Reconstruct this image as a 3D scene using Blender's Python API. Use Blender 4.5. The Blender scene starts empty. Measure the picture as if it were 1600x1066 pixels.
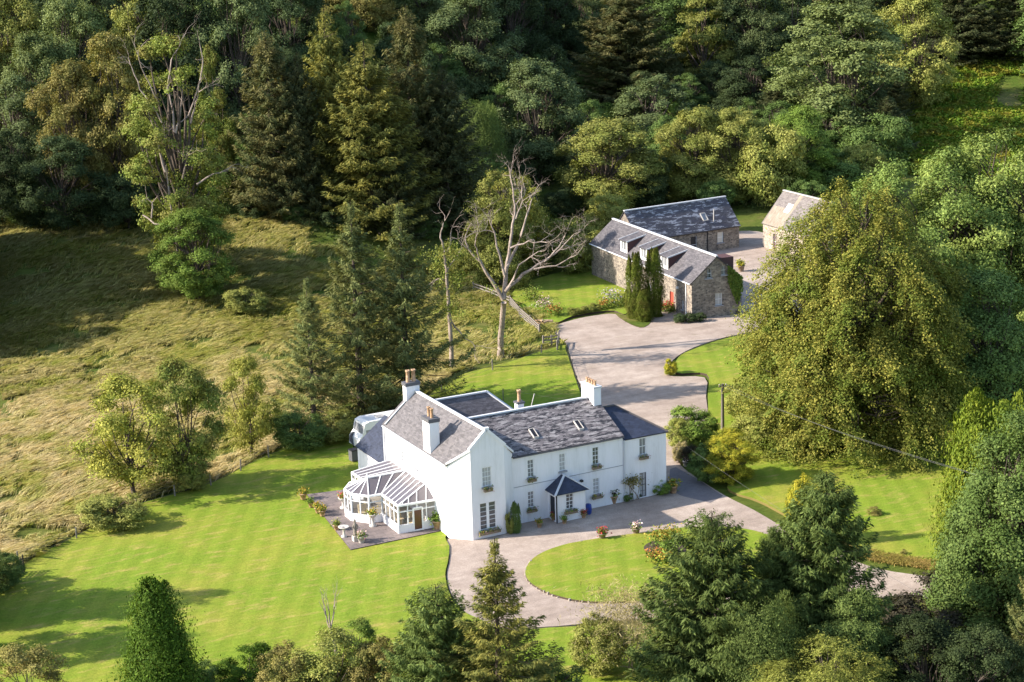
import bpy, bmesh, math, random
import numpy as np
from mathutils import Matrix, Vector
rad = math.radians
SC = bpy.context.scene
COL = SC.collection

# ------------------------------------------------------------------ camera
FPX = 2600.0                                   # focal length in pixels of the 1600 px wide photograph
PITCH, ROLL, YAW = 0.249883, -0.0299123, 0.470205
CAM = np.array([-50.730, -107.304, 45.802])
_F = np.array([math.sin(YAW)*math.cos(PITCH), math.cos(YAW)*math.cos(PITCH), -math.sin(PITCH)])
_R0 = np.array([math.cos(YAW), -math.sin(YAW), 0.0]); _U0 = np.cross(_R0, _F)
_R = _R0*math.cos(ROLL) + _U0*math.sin(ROLL); _U = -_R0*math.sin(ROLL) + _U0*math.cos(ROLL)
cd = bpy.data.cameras.new('camera'); cam = bpy.data.objects.new('camera', cd); COL.objects.link(cam)
cam.matrix_world = Matrix(((_R[0], _U[0], -_F[0], CAM[0]), (_R[1], _U[1], -_F[1], CAM[1]), (_R[2], _U[2], -_F[2], CAM[2]), (0, 0, 0, 1)))
cd.sensor_width = 36.0; cd.lens = FPX/1600*36.0; cd.clip_start = 1.0; cd.clip_end = 5000.0
SC.camera = cam

# ------------------------------------------------------------------ sky, sun, exposure
SUN_DIR = Vector((0.942, -0.336, -math.tan(rad(30.0)))).normalized()   # the way the light travels
SUN_EL = rad(30.0)
SUN_AZ = math.atan2(-SUN_DIR.x, -SUN_DIR.y)                            # clockwise from +Y
W = bpy.data.worlds.new('World'); SC.world = W; W.use_nodes = True
wn = W.node_tree.nodes; wl = W.node_tree.links
bg = wn['Background']; sky = wn.new('ShaderNodeTexSky'); sky.sky_type = 'NISHITA'
sky.sun_disc = False; sky.sun_elevation = SUN_EL; sky.sun_rotation = SUN_AZ
sky.air_density = 1.0; sky.dust_density = 1.0; sky.ozone_density = 1.0
wl.new(sky.outputs[0], bg.inputs[0]); bg.inputs[1].default_value = 0.15
sl = bpy.data.lights.new('sun', 'SUN'); sl.energy = 4.6; sl.angle = rad(0.5); sl.color = (1.0, 0.91, 0.80)
so = bpy.data.objects.new('sun', sl); COL.objects.link(so)
so.rotation_euler = SUN_DIR.to_track_quat('-Z', 'Y').to_euler(); so.location = (-120, 60, 120)
SC.view_settings.view_transform = 'Standard'; SC.view_settings.look = 'None'
SC.view_settings.exposure = 1.22; SC.view_settings.gamma = 1.0
SC.cycles.max_bounces = 6; SC.cycles.diffuse_bounces = 3; SC.cycles.transparent_max_bounces = 8

# ------------------------------------------------------------------ terrain and pixel -> ground
FH = np.array([math.sin(YAW), math.cos(YAW)])
RH = np.array([math.cos(YAW), -math.sin(YAW)])
def sstep(a, b, x):
    t = np.clip((x-a)/(b-a), 0, 1); return t*t*(3-2*t)
def hill(x, y):
    """smooth height of the land: level round the house, a hillside beyond"""
    dx = x-CAM[0]; dy = y-CAM[1]
    s = dx*FH[0]+dy*FH[1]; l = dx*RH[0]+dy*RH[1]
    s0 = 168 + 82*sstep(-28, 14, l)
    t = np.maximum(s-s0, 0.0)
    a = 0.16*t*t/(t+22.0)
    b = 0.22*np.maximum(t-70, 0.0)**2/(np.maximum(t-70, 0.0)+60.0)
    return a+b
def vnoise(x, y, seed=0):
    x = np.asarray(x, float); y = np.asarray(y, float)
    xi = np.floor(x).astype(int); yi = np.floor(y).astype(int); fx = x-xi; fy = y-yi
    fx = fx*fx*(3-2*fx); fy = fy*fy*(3-2*fy)
    def h(i, j):
        n = (i*374761393 + j*668265263 + seed*982451653) & 0x7fffffff
        n = ((n ^ (n >> 13))*1274126177) & 0x7fffffff
        return ((n ^ (n >> 16)) & 0xffff)/65535.0
    return (h(xi, yi)*(1-fx)+h(xi+1, yi)*fx)*(1-fy)+(h(xi, yi+1)*(1-fx)+h(xi+1, yi+1)*fx)*fy
def ground_z(x, y):
    n = vnoise(np.asarray(x)/7.0, np.asarray(y)/7.0, 3)*0.55+vnoise(np.asarray(x)/3.2, np.asarray(y)/3.2, 5)*0.45
    return hill(x, y)-0.06-0.75*n*sstep(0.02, 1.0, hill(x, y)+0.25)
def ray(px, py):
    d = _F*FPX+_R*(px-800)-_U*(py-533); return d/np.linalg.norm(d)
def at(px, py):
    """the point of the land seen at a pixel of the photograph"""
    d = ray(px, py); t0 = 40.0; t = t0
    while t < 1500:
        p = CAM+d*t
        if p[2] < float(hill(p[0], p[1])): break
        t0 = t; t += 3.0
    for _ in range(25):
        m = (t0+t)/2; p = CAM+d*m
        if p[2] < float(hill(p[0], p[1])): t = m
        else: t0 = m
    p = CAM+d*t
    return np.array([p[0], p[1], float(hill(p[0], p[1]))])
def depth(p): return float((np.asarray(p)-CAM) @ _F)
def height_to(p, px, py):
    """height above p at which its vertical meets the photograph's row py"""
    d = ray(px, py); dh = math.hypot(p[0]-CAM[0], p[1]-CAM[1]); k = dh/math.hypot(d[0], d[1])
    return float(CAM[2]+d[2]*k-p[2])

# ------------------------------------------------------------------ materials
MATS = {}
def mat(name, color, rough=0.8, spec=0.3, metal=0.0):
    if name in MATS: return MATS[name]
    m = bpy.data.materials.new(name); m.use_nodes = True
    b = m.node_tree.nodes['Principled BSDF']
    b.inputs['Base Color'].default_value = (*color, 1); b.inputs['Roughness'].default_value = rough
    b.inputs['Specular IOR Level'].default_value = spec; b.inputs['Metallic'].default_value = metal
    MATS[name] = m; return m
def nt(m): return m.node_tree.nodes, m.node_tree.links, m.node_tree.nodes['Principled BSDF']
def coords(n, l, kind='Object', scale=(1, 1, 1), rot=(0, 0, 0)):
    t = n.new('ShaderNodeTexCoord'); mp = n.new('ShaderNodeMapping'); l.new(t.outputs[kind], mp.inputs[0])
    mp.inputs['Scale'].default_value = scale; mp.inputs['Rotation'].default_value = rot
    return mp.outputs[0]
def noise(n, l, vec, scale, detail=4, rough=0.6):
    t = n.new('ShaderNodeTexNoise'); t.inputs['Scale'].default_value = scale; t.inputs['Detail'].default_value = detail
    t.inputs['Roughness'].default_value = rough
    if vec is not None: l.new(vec, t.inputs['Vector'])
    return t.outputs[0]
def ramp(n, l, fac, stops):
    r = n.new('ShaderNodeValToRGB'); e = r.color_ramp.elements
    while len(e) < len(stops): e.new(0.5)
    for k, (p, c) in enumerate(stops):
        e[k].position = p; e[k].color = (*c, 1) if len(c) == 3 else c
    l.new(fac, r.inputs[0]); return r.outputs[0]
def mix(n, l, fac, a, b, mode='MIX'):
    x = n.new('ShaderNodeMix'); x.data_type = 'RGBA'; x.blend_type = mode
    for s, v in ((x.inputs[0], fac), (x.inputs[6], a), (x.inputs[7], b)):
        if isinstance(v, bpy.types.NodeSocket): l.new(v, s)
        elif isinstance(v, (int, float)): s.default_value = v
        else: s.default_value = (*v, 1)
    return x.outputs[2]
def bump(n, l, b, h, strength=0.3, dist=0.05):
    k = n.new('ShaderNodeBump'); k.inputs['Strength'].default_value = strength; k.inputs['Distance'].default_value = dist
    l.new(h, k.inputs['Height']); l.new(k.outputs[0], b.inputs['Normal'])

def leaf_mat(name, c1, c2, c3, trans=0.28, gain=1.0):
    c1, c2, c3 = [(q[0]*gain, q[1]*gain*1.03, q[2]*gain*(0.72 if gain > 1 else 1)) for q in (c1, c2, c3)]
    if name in MATS: return MATS[name]
    m = bpy.data.materials.new(name); m.use_nodes = True; n, l, b = nt(m)
    g = n.new('ShaderNodeNewGeometry')
    col = ramp(n, l, g.outputs['Random Per Island'], [(0.0, c1), (0.75, c2), (1.0, tuple(min(1, v*1.35) for v in c2))])
    nz = noise(n, l, coords(n, l), 0.42, 3)
    f = ramp(n, l, nz, [(0.45, (0, 0, 0)), (0.62, (1, 1, 1))])
    col = mix(n, l, f, col, c3)
    oi = n.new('ShaderNodeObjectInfo'); hs = n.new('ShaderNodeHueSaturation')
    mr = n.new('ShaderNodeMapRange'); mr.inputs[3].default_value = 0.80; mr.inputs[4].default_value = 1.2
    l.new(oi.outputs['Random'], mr.inputs[0]); l.new(mr.outputs[0], hs.inputs['Value']); l.new(col, hs.inputs['Color'])
    col = hs.outputs[0]
    l.new(col, b.inputs['Base Color']); b.inputs['Roughness'].default_value = 0.65; b.inputs['Specular IOR Level'].default_value = 0.08
    tr = n.new('ShaderNodeBsdfTranslucent'); l.new(mix(n, l, 1.0, col, (1.0, 1.0, 0.55), 'MULTIPLY'), tr.inputs[0])
    ms = n.new('ShaderNodeMixShader'); ms.inputs[0].default_value = trans
    out = n['Material Output']; l.new(b.outputs[0], ms.inputs[1]); l.new(tr.outputs[0], ms.inputs[2]); l.new(ms.outputs[0], out.inputs[0])
    MATS[name] = m; return m

def slate_mat(name, base, dark, pale, patch=0.5, scale=1.0, ps=1.0):
    m = mat(name, base, 0.62, 0.35); n, l, b = nt(m)
    uv = coords(n, l, 'UV')
    br = n.new('ShaderNodeTexBrick'); l.new(uv, br.inputs[0])
    br.inputs['Color1'].default_value = (*base, 1); br.inputs['Color2'].default_value = (*[v*0.72 for v in base], 1)
    br.inputs['Mortar'].default_value = (*[v*0.4 for v in base], 1)
    br.inputs['Scale'].default_value = 1.0; br.inputs['Mortar Size'].default_value = 0.014
    br.inputs['Brick Width'].default_value = 0.34*scale; br.inputs['Row Height'].default_value = 0.21*scale
    w1 = noise(n, l, coords(n, l, 'UV', (1.1*ps, 3.4*ps, 1)), 1.0, 4, 0.75)
    f1 = ramp(n, l, w1, [(0.50, (0, 0, 0)), (0.54, (1, 1, 1))])
    w2 = noise(n, l, coords(n, l, 'UV', (0.9*ps, 3.6*ps, 1)), 1.3, 4, 0.75)
    f2 = ramp(n, l, w2, [(0.53, (0, 0, 0)), (0.58, (1, 1, 1))])
    v = n.new('ShaderNodeTexVoronoi'); v.inputs['Scale'].default_value = 1.0
    l.new(coords(n, l, 'UV', (2.9, 4.7, 1)), v.inputs[0]); bw = n.new('ShaderNodeRGBToBW'); l.new(v.outputs['Color'], bw.inputs[0])
    col = mix(n, l, 0.55, br.outputs[0], ramp(n, l, bw.outputs[0], [(0.2, tuple(q*0.6 for q in base)), (0.8, tuple(q*1.4 for q in base))]))
    col = mix(n, l, mix(n, l, patch, (0, 0, 0), f1), col, dark)
    col = mix(n, l, mix(n, l, patch*0.9, (0, 0, 0), f2), col, pale)
    l.new(col, b.inputs['Base Color']); bump(n, l, b, br.outputs['Fac'], 0.5, -0.02); return m

M_white = mat('white_harling', (0.80, 0.79, 0.80), 0.9, 0.2)
n, l, b = nt(M_white); nz = noise(n, l, coords(n, l, 'Object', (1.4, 1.4, 0.22)), 0.9, 7, 0.75)
l.new(ramp(n, l, nz, [(0.30, (0.66, 0.64, 0.64)), (0.44, (0.77, 0.755, 0.76)), (0.6, (0.83, 0.81, 0.825))]), b.inputs['Base Color'])
bump(n, l, b, noise(n, l, coords(n, l), 9.0, 3), 0.25, 0.03)
M_trim = mat('white_paint', (0.82, 0.82, 0.82), 0.5)
M_ridge = mat('pale_ridge_tile', (0.55, 0.56, 0.58), 0.7)
M_glass = mat('grey_window_glass', (0.22, 0.225, 0.235), 0.12, 0.6)
M_net = mat('net_curtained_glass', (0.42, 0.42, 0.42), 0.3, 0.4)
M_dim = mat('dim_window_glass', (0.09, 0.095, 0.105), 0.08, 0.7)
M_roofglass = mat('tinted_roof_glass', (0.115, 0.100, 0.105), 0.18, 0.5)
M_pot = mat('clay_pot', (0.50, 0.27, 0.13), 0.8)
n, l, b = nt(M_pot); l.new(ramp(n, l, noise(n, l, coords(n, l), 4.0, 3), [(0.35, (0.34, 0.20, 0.11)), (0.7, (0.52, 0.35, 0.22))]), b.inputs['Base Color'])
M_lead = mat('lead_grey', (0.10, 0.10, 0.11), 0.6)
M_black = mat('black_paint', (0.02, 0.02, 0.025), 0.5)
M_sill = mat('grey_sill_stone', (0.30, 0.30, 0.32), 0.8)
M_wood = mat('weathered_wood', (0.24, 0.18, 0.13), 0.85)
M_greywood = mat('grey_timber', (0.20, 0.175, 0.15), 0.85)
M_stonegrey = mat('pale_stone', (0.46, 0.43, 0.39), 0.85)
M_reddoor = mat('red_paint', (0.38, 0.07, 0.045), 0.5)
M_blue = mat('blue_plastic', (0.02, 0.05, 0.25), 0.4)
M_edge = mat('mossy_edging_stone', (0.27, 0.235, 0.19), 0.9)
M_cream = mat('cream_blind', (0.6, 0.57, 0.5), 0.8)
M_soil = mat('cut_turf_soil', (0.07, 0.05, 0.035), 0.95)
M_maroon = mat('maroon_cladding', (0.09, 0.045, 0.045), 0.7)
M_vanwhite = mat('van_white', (0.72, 0.72, 0.70), 0.35, 0.5)
M_wire = mat('cable_grey', (0.10, 0.10, 0.10), 0.8, 0.1)
M_slate_wing = slate_mat('slate_west_wing', (0.122, 0.111, 0.112), (0.105, 0.095, 0.10), (0.24, 0.22, 0.215), 0.35)
M_slate_main = slate_mat('slate_main_range', (0.172, 0.152, 0.152), (0.028, 0.026, 0.030), (0.33, 0.305, 0.295), 1.0, 1.0, 0.8)
M_slate_rear = slate_mat('slate_rear_range', (0.105, 0.096, 0.102), (0.06, 0.055, 0.062), (0.20, 0.19, 0.2), 0.4)
M_slate_blue = slate_mat('slate_new_blue', (0.034, 0.042, 0.070), (0.028, 0.034, 0.056), (0.046, 0.054, 0.080), 0.25)
M_slate_cot = slate_mat('slate_cottage', (0.105, 0.095, 0.100), (0.06, 0.055, 0.06), (0.16, 0.15, 0.15), 0.7)
M_slate_barn = slate_mat('slate_barn_lichen', (0.075, 0.068, 0.074), (0.06, 0.055, 0.07), (0.42, 0.41, 0.43), 0.85, 1.0, 0.42)
M_slate_stable = slate_mat('slate_stable', (0.18, 0.155, 0.14), (0.12, 0.10, 0.10), (0.24, 0.22, 0.2), 0.5)
def stone_mat(name, a, bcol, c):
    m = mat(name, a, 0.95, 0.15); n, l, b = nt(m)
    v = n.new('ShaderNodeTexVoronoi'); v.inputs['Scale'].default_value = 1.0
    l.new(coords(n, l, 'Object', (3.2, 3.2, 5.6)), v.inputs[0])
    bw = n.new('ShaderNodeRGBToBW'); l.new(v.outputs['Color'], bw.inputs[0])
    col = ramp(n, l, bw.outputs[0], [(0.2, a), (0.5, bcol), (0.8, c)])
    v2 = n.new('ShaderNodeTexVoronoi'); v2.feature = 'DISTANCE_TO_EDGE'; v2.inputs['Scale'].default_value = 1.0
    l.new(coords(n, l, 'Object', (3.2, 3.2, 5.6)), v2.inputs[0])
    e = ramp(n, l, v2.outputs[0], [(0.02, (1, 1, 1)), (0.10, (0, 0, 0))])
    col = mix(n, l, e, col, tuple(v*1.15 for v in bcol))
    st = ramp(n, l, noise(n, l, coords(n, l), 0.8, 5), [(0.35, (0.72, 0.70, 0.68)), (0.65, (1.12, 1.08, 1.0))])
    l.new(mix(n, l, 1.0, col, st, 'MULTIPLY'), b.inputs['Base Color']); bump(n, l, b, v2.outputs[0], 0.5, 0.05); return m
M_stone = stone_mat('grey_rubble_stone', (0.13, 0.118, 0.11), (0.235, 0.205, 0.175), (0.34, 0.30, 0.26))
M_stone2 = stone_mat('pale_rubble_stone', (0.25, 0.21, 0.18), (0.34, 0.30, 0.26), (0.44, 0.39, 0.34))

# grounds
M_lawn = mat('mown_lawn', (0.12, 0.2, 0.03), 0.9, 0.1); n, l, b = nt(M_lawn)
nz1 = noise(n, l, coords(n, l), 0.11, 6, 0.7)
col = ramp(n, l, nz1, [(0.30, (0.145, 0.225, 0.020)), (0.48, (0.180, 0.240, 0.024)), (0.68, (0.275, 0.265, 0.042))])
nz2 = noise(n, l, coords(n, l, 'Object', (0.5, 1.6, 1), (0, 0, rad(-20))), 0.9, 5, 0.7)
col = mix(n, l, ramp(n, l, nz2, [(0.52, (0, 0, 0)), (0.70, (0.8, 0.8, 0.8))]), col, (0.36, 0.28, 0.085))
wv = n.new('ShaderNodeTexWave'); wv.bands_direction = 'X'; wv.inputs['Scale'].default_value = 0.20; wv.inputs['Distortion'].default_value = 0.7
wv.inputs['Detail'].default_value = 3; wv.inputs['Detail Scale'].default_value = 1.2
l.new(coords(n, l, 'Object', (1, 1, 1), (0, 0, rad(28))), wv.inputs[0])
col = mix(n, l, 1.0, col, ramp(n, l, wv.outputs[0], [(0.30, (0.935, 0.945, 0.93)), (0.70, (1.05, 1.045, 1.05))]), 'MULTIPLY')
wv2 = n.new('ShaderNodeTexWave'); wv2.bands_direction = 'Y'; wv2.inputs['Scale'].default_value = 0.55; wv2.inputs['Distortion'].default_value = 2.5
wv2.inputs['Detail'].default_value = 3; l.new(coords(n, l, 'Object', (1, 1, 1), (0, 0, rad(4))), wv2.inputs[0])
col = mix(n, l, 1.0, col, ramp(n, l, wv2.outputs[0], [(0.0, (0.97, 0.975, 0.97)), (1.0, (1.025, 1.025, 1.025))]), 'MULTIPLY')
hf = noise(n, l, coords(n, l, 'Object', (1, 1, 1)), 7.0, 4, 0.8)
col = mix(n, l, 1.0, col, ramp(n, l, hf, [(0.3, (0.70, 0.72, 0.65)), (0.7, (1.22, 1.2, 1.25))]), 'MULTIPLY')
l.new(col, b.inputs['Base Color']); bump(n, l, b, hf, 0.6, 0.06)

M_gravel = mat('pink_gravel', (0.4, 0.33, 0.3), 0.95, 0.15); n, l, b = nt(M_gravel)
col = ramp(n, l, noise(n, l, coords(n, l), 0.16, 6, 0.7), [(0.3, (0.280, 0.222, 0.180)), (0.5, (0.362, 0.295, 0.246)), (0.7, (0.440, 0.368, 0.312))])
st = noise(n, l, coords(n, l, 'Object', (0.25, 1.3, 1), (0, 0, rad(-12))), 0.6, 5, 0.7)
col = mix(n, l, 1.0, col, ramp(n, l, st, [(0.35, (0.86, 0.85, 0.85)), (0.65, (1.1, 1.1, 1.1))]), 'MULTIPLY')
md = noise(n, l, coords(n, l), 1.1, 5, 0.75)
col = mix(n, l, 1.0, col, ramp(n, l, md, [(0.32, (0.84, 0.83, 0.82)), (0.68, (1.12, 1.12, 1.12))]), 'MULTIPLY')
hf = noise(n, l, coords(n, l), 9.0, 4, 0.85)
col = mix(n, l, 1.0, col, ramp(n, l, hf, [(0.3, (0.70, 0.69, 0.68)), (0.7, (1.25, 1.25, 1.25))]), 'MULTIPLY')
ws = ramp(n, l, noise(n, l, coords(n, l), 0.35, 6, 0.75), [(0.60, (0, 0, 0)), (0.72, (0.35, 0.35, 0.35))])
col = mix(n, l, ws, col, (0.17, 0.16, 0.06))
l.new(col, b.inputs['Base Color']); bump(n, l, b, hf, 0.5, 0.04)
M_darkground = mat('dark_ground', (0.10, 0.095, 0.10), 0.9); n, l, b = nt(M_darkground)
l.new(ramp(n, l, noise(n, l, coords(n, l), 2.0, 6, 0.8), [(0.3, (0.12, 0.11, 0.115)), (0.7, (0.20, 0.18, 0.18))]), b.inputs['Base Color'])
M_patio = mat('patio_flags', (0.2, 0.17, 0.16), 0.9, 0.2); n, l, b = nt(M_patio)
br = n.new('ShaderNodeTexBrick'); l.new(coords(n, l), br.inputs[0]); br.inputs['Scale'].default_value = 1.0
br.inputs['Brick Width'].default_value = 0.9; br.inputs['Row Height'].default_value = 0.6; br.inputs['Mortar Size'].default_value = 0.02
br.inputs['Color1'].default_value = (0.20, 0.165, 0.155, 1); br.inputs['Color2'].default_value = (0.165, 0.14, 0.135, 1); br.inputs['Mortar'].default_value = (0.11, 0.095, 0.085, 1)
st = ramp(n, l, noise(n, l, coords(n, l), 0.5, 6, 0.75), [(0.38, (0.72, 0.72, 0.74)), (0.68, (1.35, 1.3, 1.25))])
l.new(mix(n, l, 1.0, br.outputs[0], st, 'MULTIPLY'), b.inputs['Base Color'])
M_field = mat('rough_hill_grass', (0.12, 0.12, 0.04), 0.95, 0.1); n, l, b = nt(M_field)
col = ramp(n, l, noise(n, l, coords(n, l), 0.10, 6, 0.7), [(0.34, (0.065, 0.115, 0.014)), (0.54, (0.115, 0.135, 0.026)), (0.70, (0.22, 0.18, 0.07))])
hf = noise(n, l, coords(n, l, 'Object', (0.6, 2.4, 1), (0, 0, rad(-27))), 1.5, 5, 0.8)
col = mix(n, l, 1.0, col, ramp(n, l, hf, [(0.3, (0.55, 0.58, 0.5)), (0.7, (1.3, 1.28, 1.3))]), 'MULTIPLY')
l.new(col, b.inputs['Base Color']); bump(n, l, b, hf, 0.8, 0.25)
def blade_mat(name, stops, stops2, slope=False):
    m = bpy.data.materials.new(name); m.use_nodes = True; n, l, b = nt(m)
    g = n.new('ShaderNodeNewGeometry'); c1 = ramp(n, l, g.outputs['Random Per Island'], stops)
    c2 = ramp(n, l, g.outputs['Random Per Island'], stops2)
    f = ramp(n, l, noise(n, l, coords(n, l), 0.13, 5, 0.7), [(0.41, (0, 0, 0)), (0.55, (1, 1, 1))])
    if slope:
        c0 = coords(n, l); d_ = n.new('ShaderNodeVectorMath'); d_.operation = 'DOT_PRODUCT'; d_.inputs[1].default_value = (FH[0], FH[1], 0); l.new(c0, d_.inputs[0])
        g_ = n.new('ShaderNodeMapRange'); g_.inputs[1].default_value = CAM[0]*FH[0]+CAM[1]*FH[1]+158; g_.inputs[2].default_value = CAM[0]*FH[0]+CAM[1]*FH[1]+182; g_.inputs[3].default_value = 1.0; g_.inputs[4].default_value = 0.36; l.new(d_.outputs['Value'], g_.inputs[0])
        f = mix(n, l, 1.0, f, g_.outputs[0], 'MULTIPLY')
    l.new(mix(n, l, f, c1, c2), b.inputs['Base Color']); b.inputs['Roughness'].default_value = 0.8; b.inputs['Specular IOR Level'].default_value = 0.15
    tr = n.new('ShaderNodeBsdfTranslucent'); l.new(mix(n, l, f, c1, c2), tr.inputs[0])
    ms = n.new('ShaderNodeMixShader'); ms.inputs[0].default_value = 0.3
    l.new(b.outputs[0], ms.inputs[1]); l.new(tr.outputs[0], ms.inputs[2]); l.new(ms.outputs[0], n['Material Output'].inputs[0]); return m
M_blade = blade_mat('long_grass_blades', [(0, (0.17, 0.22, 0.030)), (0.5, (0.29, 0.29, 0.055)), (1, (0.48, 0.42, 0.15))],
                    [(0, (0.36, 0.29, 0.12)), (0.5, (0.50, 0.41, 0.19)), (1, (0.64, 0.54, 0.31))], True)
M_bank = blade_mat('bank_grass_blades', [(0, (0.26, 0.22, 0.05)), (0.6, (0.38, 0.29, 0.08)), (1, (0.24, 0.25, 0.05))],
                   [(0, (0.20, 0.22, 0.04)), (0.5, (0.40, 0.29, 0.09)), (1, (0.46, 0.32, 0.12))])
M_fern = leaf_mat('bracken_fronds', (0.08, 0.17, 0.015), (0.19, 0.26, 0.03), (0.25, 0.22, 0.035))
def bark_mat(name, a, c):
    m = mat(name, a, 0.95, 0.15); n, l, b = nt(m)
    l.new(ramp(n, l, noise(n, l, coords(n, l, 'Object', (3, 3, 0.8)), 1.6, 6, 0.75), [(0.35, a), (0.65, c)]), b.inputs['Base Color']); return m
M_bark = bark_mat('brown_bark', (0.045, 0.035, 0.028), (0.12, 0.095, 0.075))
M_dead = bark_mat('bleached_bark', (0.17, 0.13, 0.105), (0.40, 0.33, 0.285))
M_birch = bark_mat('pale_birch_bark', (0.30, 0.27, 0.24), (0.55, 0.50, 0.46))
L = {}
def lm(key, *a, g=2.25): L[key] = leaf_mat(key+'_leaves', *a, 0.24, g)
lm('sycamore', (0.030, 0.050, 0.019), (0.064, 0.090, 0.035), (0.046, 0.068, 0.026))
lm('syc_light', (0.062, 0.086, 0.026), (0.145, 0.172, 0.062), (0.094, 0.120, 0.038))
lm('bluegreen', (0.028, 0.040, 0.022), (0.062, 0.076, 0.042), (0.046, 0.056, 0.030))
lm('syc_mid', (0.050, 0.078, 0.024), (0.120, 0.155, 0.056), (0.078, 0.108, 0.034))
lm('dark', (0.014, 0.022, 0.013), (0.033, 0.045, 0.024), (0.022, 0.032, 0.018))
lm('fresh', (0.028, 0.046, 0.017), (0.072, 0.096, 0.036), (0.044, 0.066, 0.022))
lm('bright', (0.038, 0.066, 0.016), (0.086, 0.118, 0.030), (0.066, 0.086, 0.024))
lm('ashgrey', (0.048, 0.062, 0.028), (0.100, 0.116, 0.058), (0.066, 0.080, 0.034))
lm('shade_dark', (0.010, 0.016, 0.008), (0.024, 0.032, 0.016), (0.016, 0.022, 0.012))  # leaf colour darkened to stand in for shade at the bottom right
lm('ivy', (0.042, 0.060, 0.014), (0.094, 0.106, 0.032), (0.080, 0.072, 0.026))
lm('olive', (0.070, 0.072, 0.024), (0.145, 0.140, 0.052), (0.100, 0.110, 0.035))
lm('brown', (0.070, 0.058, 0.025), (0.130, 0.108, 0.048), (0.090, 0.085, 0.032))
lm('beech', (0.050, 0.060, 0.014), (0.140, 0.126, 0.036), (0.066, 0.084, 0.020))
lm('cyp_olive', (0.026, 0.038, 0.007), (0.060, 0.070, 0.014), (0.050, 0.048, 0.014))
lm('yellow', (0.110, 0.115, 0.012), (0.270, 0.225, 0.036), (0.090, 0.105, 0.016))
lm('spruce', (0.020, 0.027, 0.017), (0.052, 0.058, 0.034), (0.044, 0.044, 0.025))
lm('spruce_gold', (0.052, 0.052, 0.018), (0.120, 0.108, 0.036), (0.060, 0.066, 0.026))
lm('spruce_brown', (0.038, 0.036, 0.020), (0.084, 0.074, 0.040), (0.044, 0.050, 0.026))
lm('spruce_blue', (0.034, 0.043, 0.022), (0.082, 0.090, 0.045), (0.072, 0.070, 0.032))
lm('cypress', (0.020, 0.042, 0.006), (0.052, 0.082, 0.014), (0.030, 0.056, 0.009))
lm('yew', (0.026, 0.040, 0.015), (0.066, 0.084, 0.032), (0.042, 0.056, 0.020))
lm('larch', (0.064, 0.076, 0.018), (0.125, 0.125, 0.040), (0.080, 0.084, 0.024))
lm('gold_cypress', (0.030, 0.048, 0.007), (0.074, 0.086, 0.014), (0.044, 0.062, 0.010))
lm('purple', (0.012, 0.012, 0.010), (0.027, 0.022, 0.021), (0.018, 0.018, 0.013))
lm('twig', (0.10, 0.08, 0.055), (0.17, 0.14, 0.10), (0.12, 0.10, 0.06))
lm('birchleaf', (0.075, 0.076, 0.018), (0.150, 0.138, 0.040), (0.090, 0.098, 0.024))
def petal(name, *cs): return leaf_mat(name, *cs, 0.2)
P_yellow = petal('yellow_petals', (0.42, 0.25, 0.03), (0.52, 0.36, 0.07), (0.12, 0.16, 0.03))
P_red = petal('red_petals', (0.45, 0.03, 0.03), (0.6, 0.08, 0.08), (0.5, 0.12, 0.12))
P_pink = petal('pink_white_petals', (0.6, 0.35, 0.36), (0.75, 0.62, 0.6), (0.5, 0.12, 0.16))
P_orange = petal('orange_petals', (0.40, 0.13, 0.04), (0.48, 0.22, 0.07), (0.14, 0.14, 0.03))
P_lilac = petal('lilac_petals', (0.34, 0.26, 0.48), (0.5, 0.42, 0.6), (0.3, 0.24, 0.4))

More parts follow.
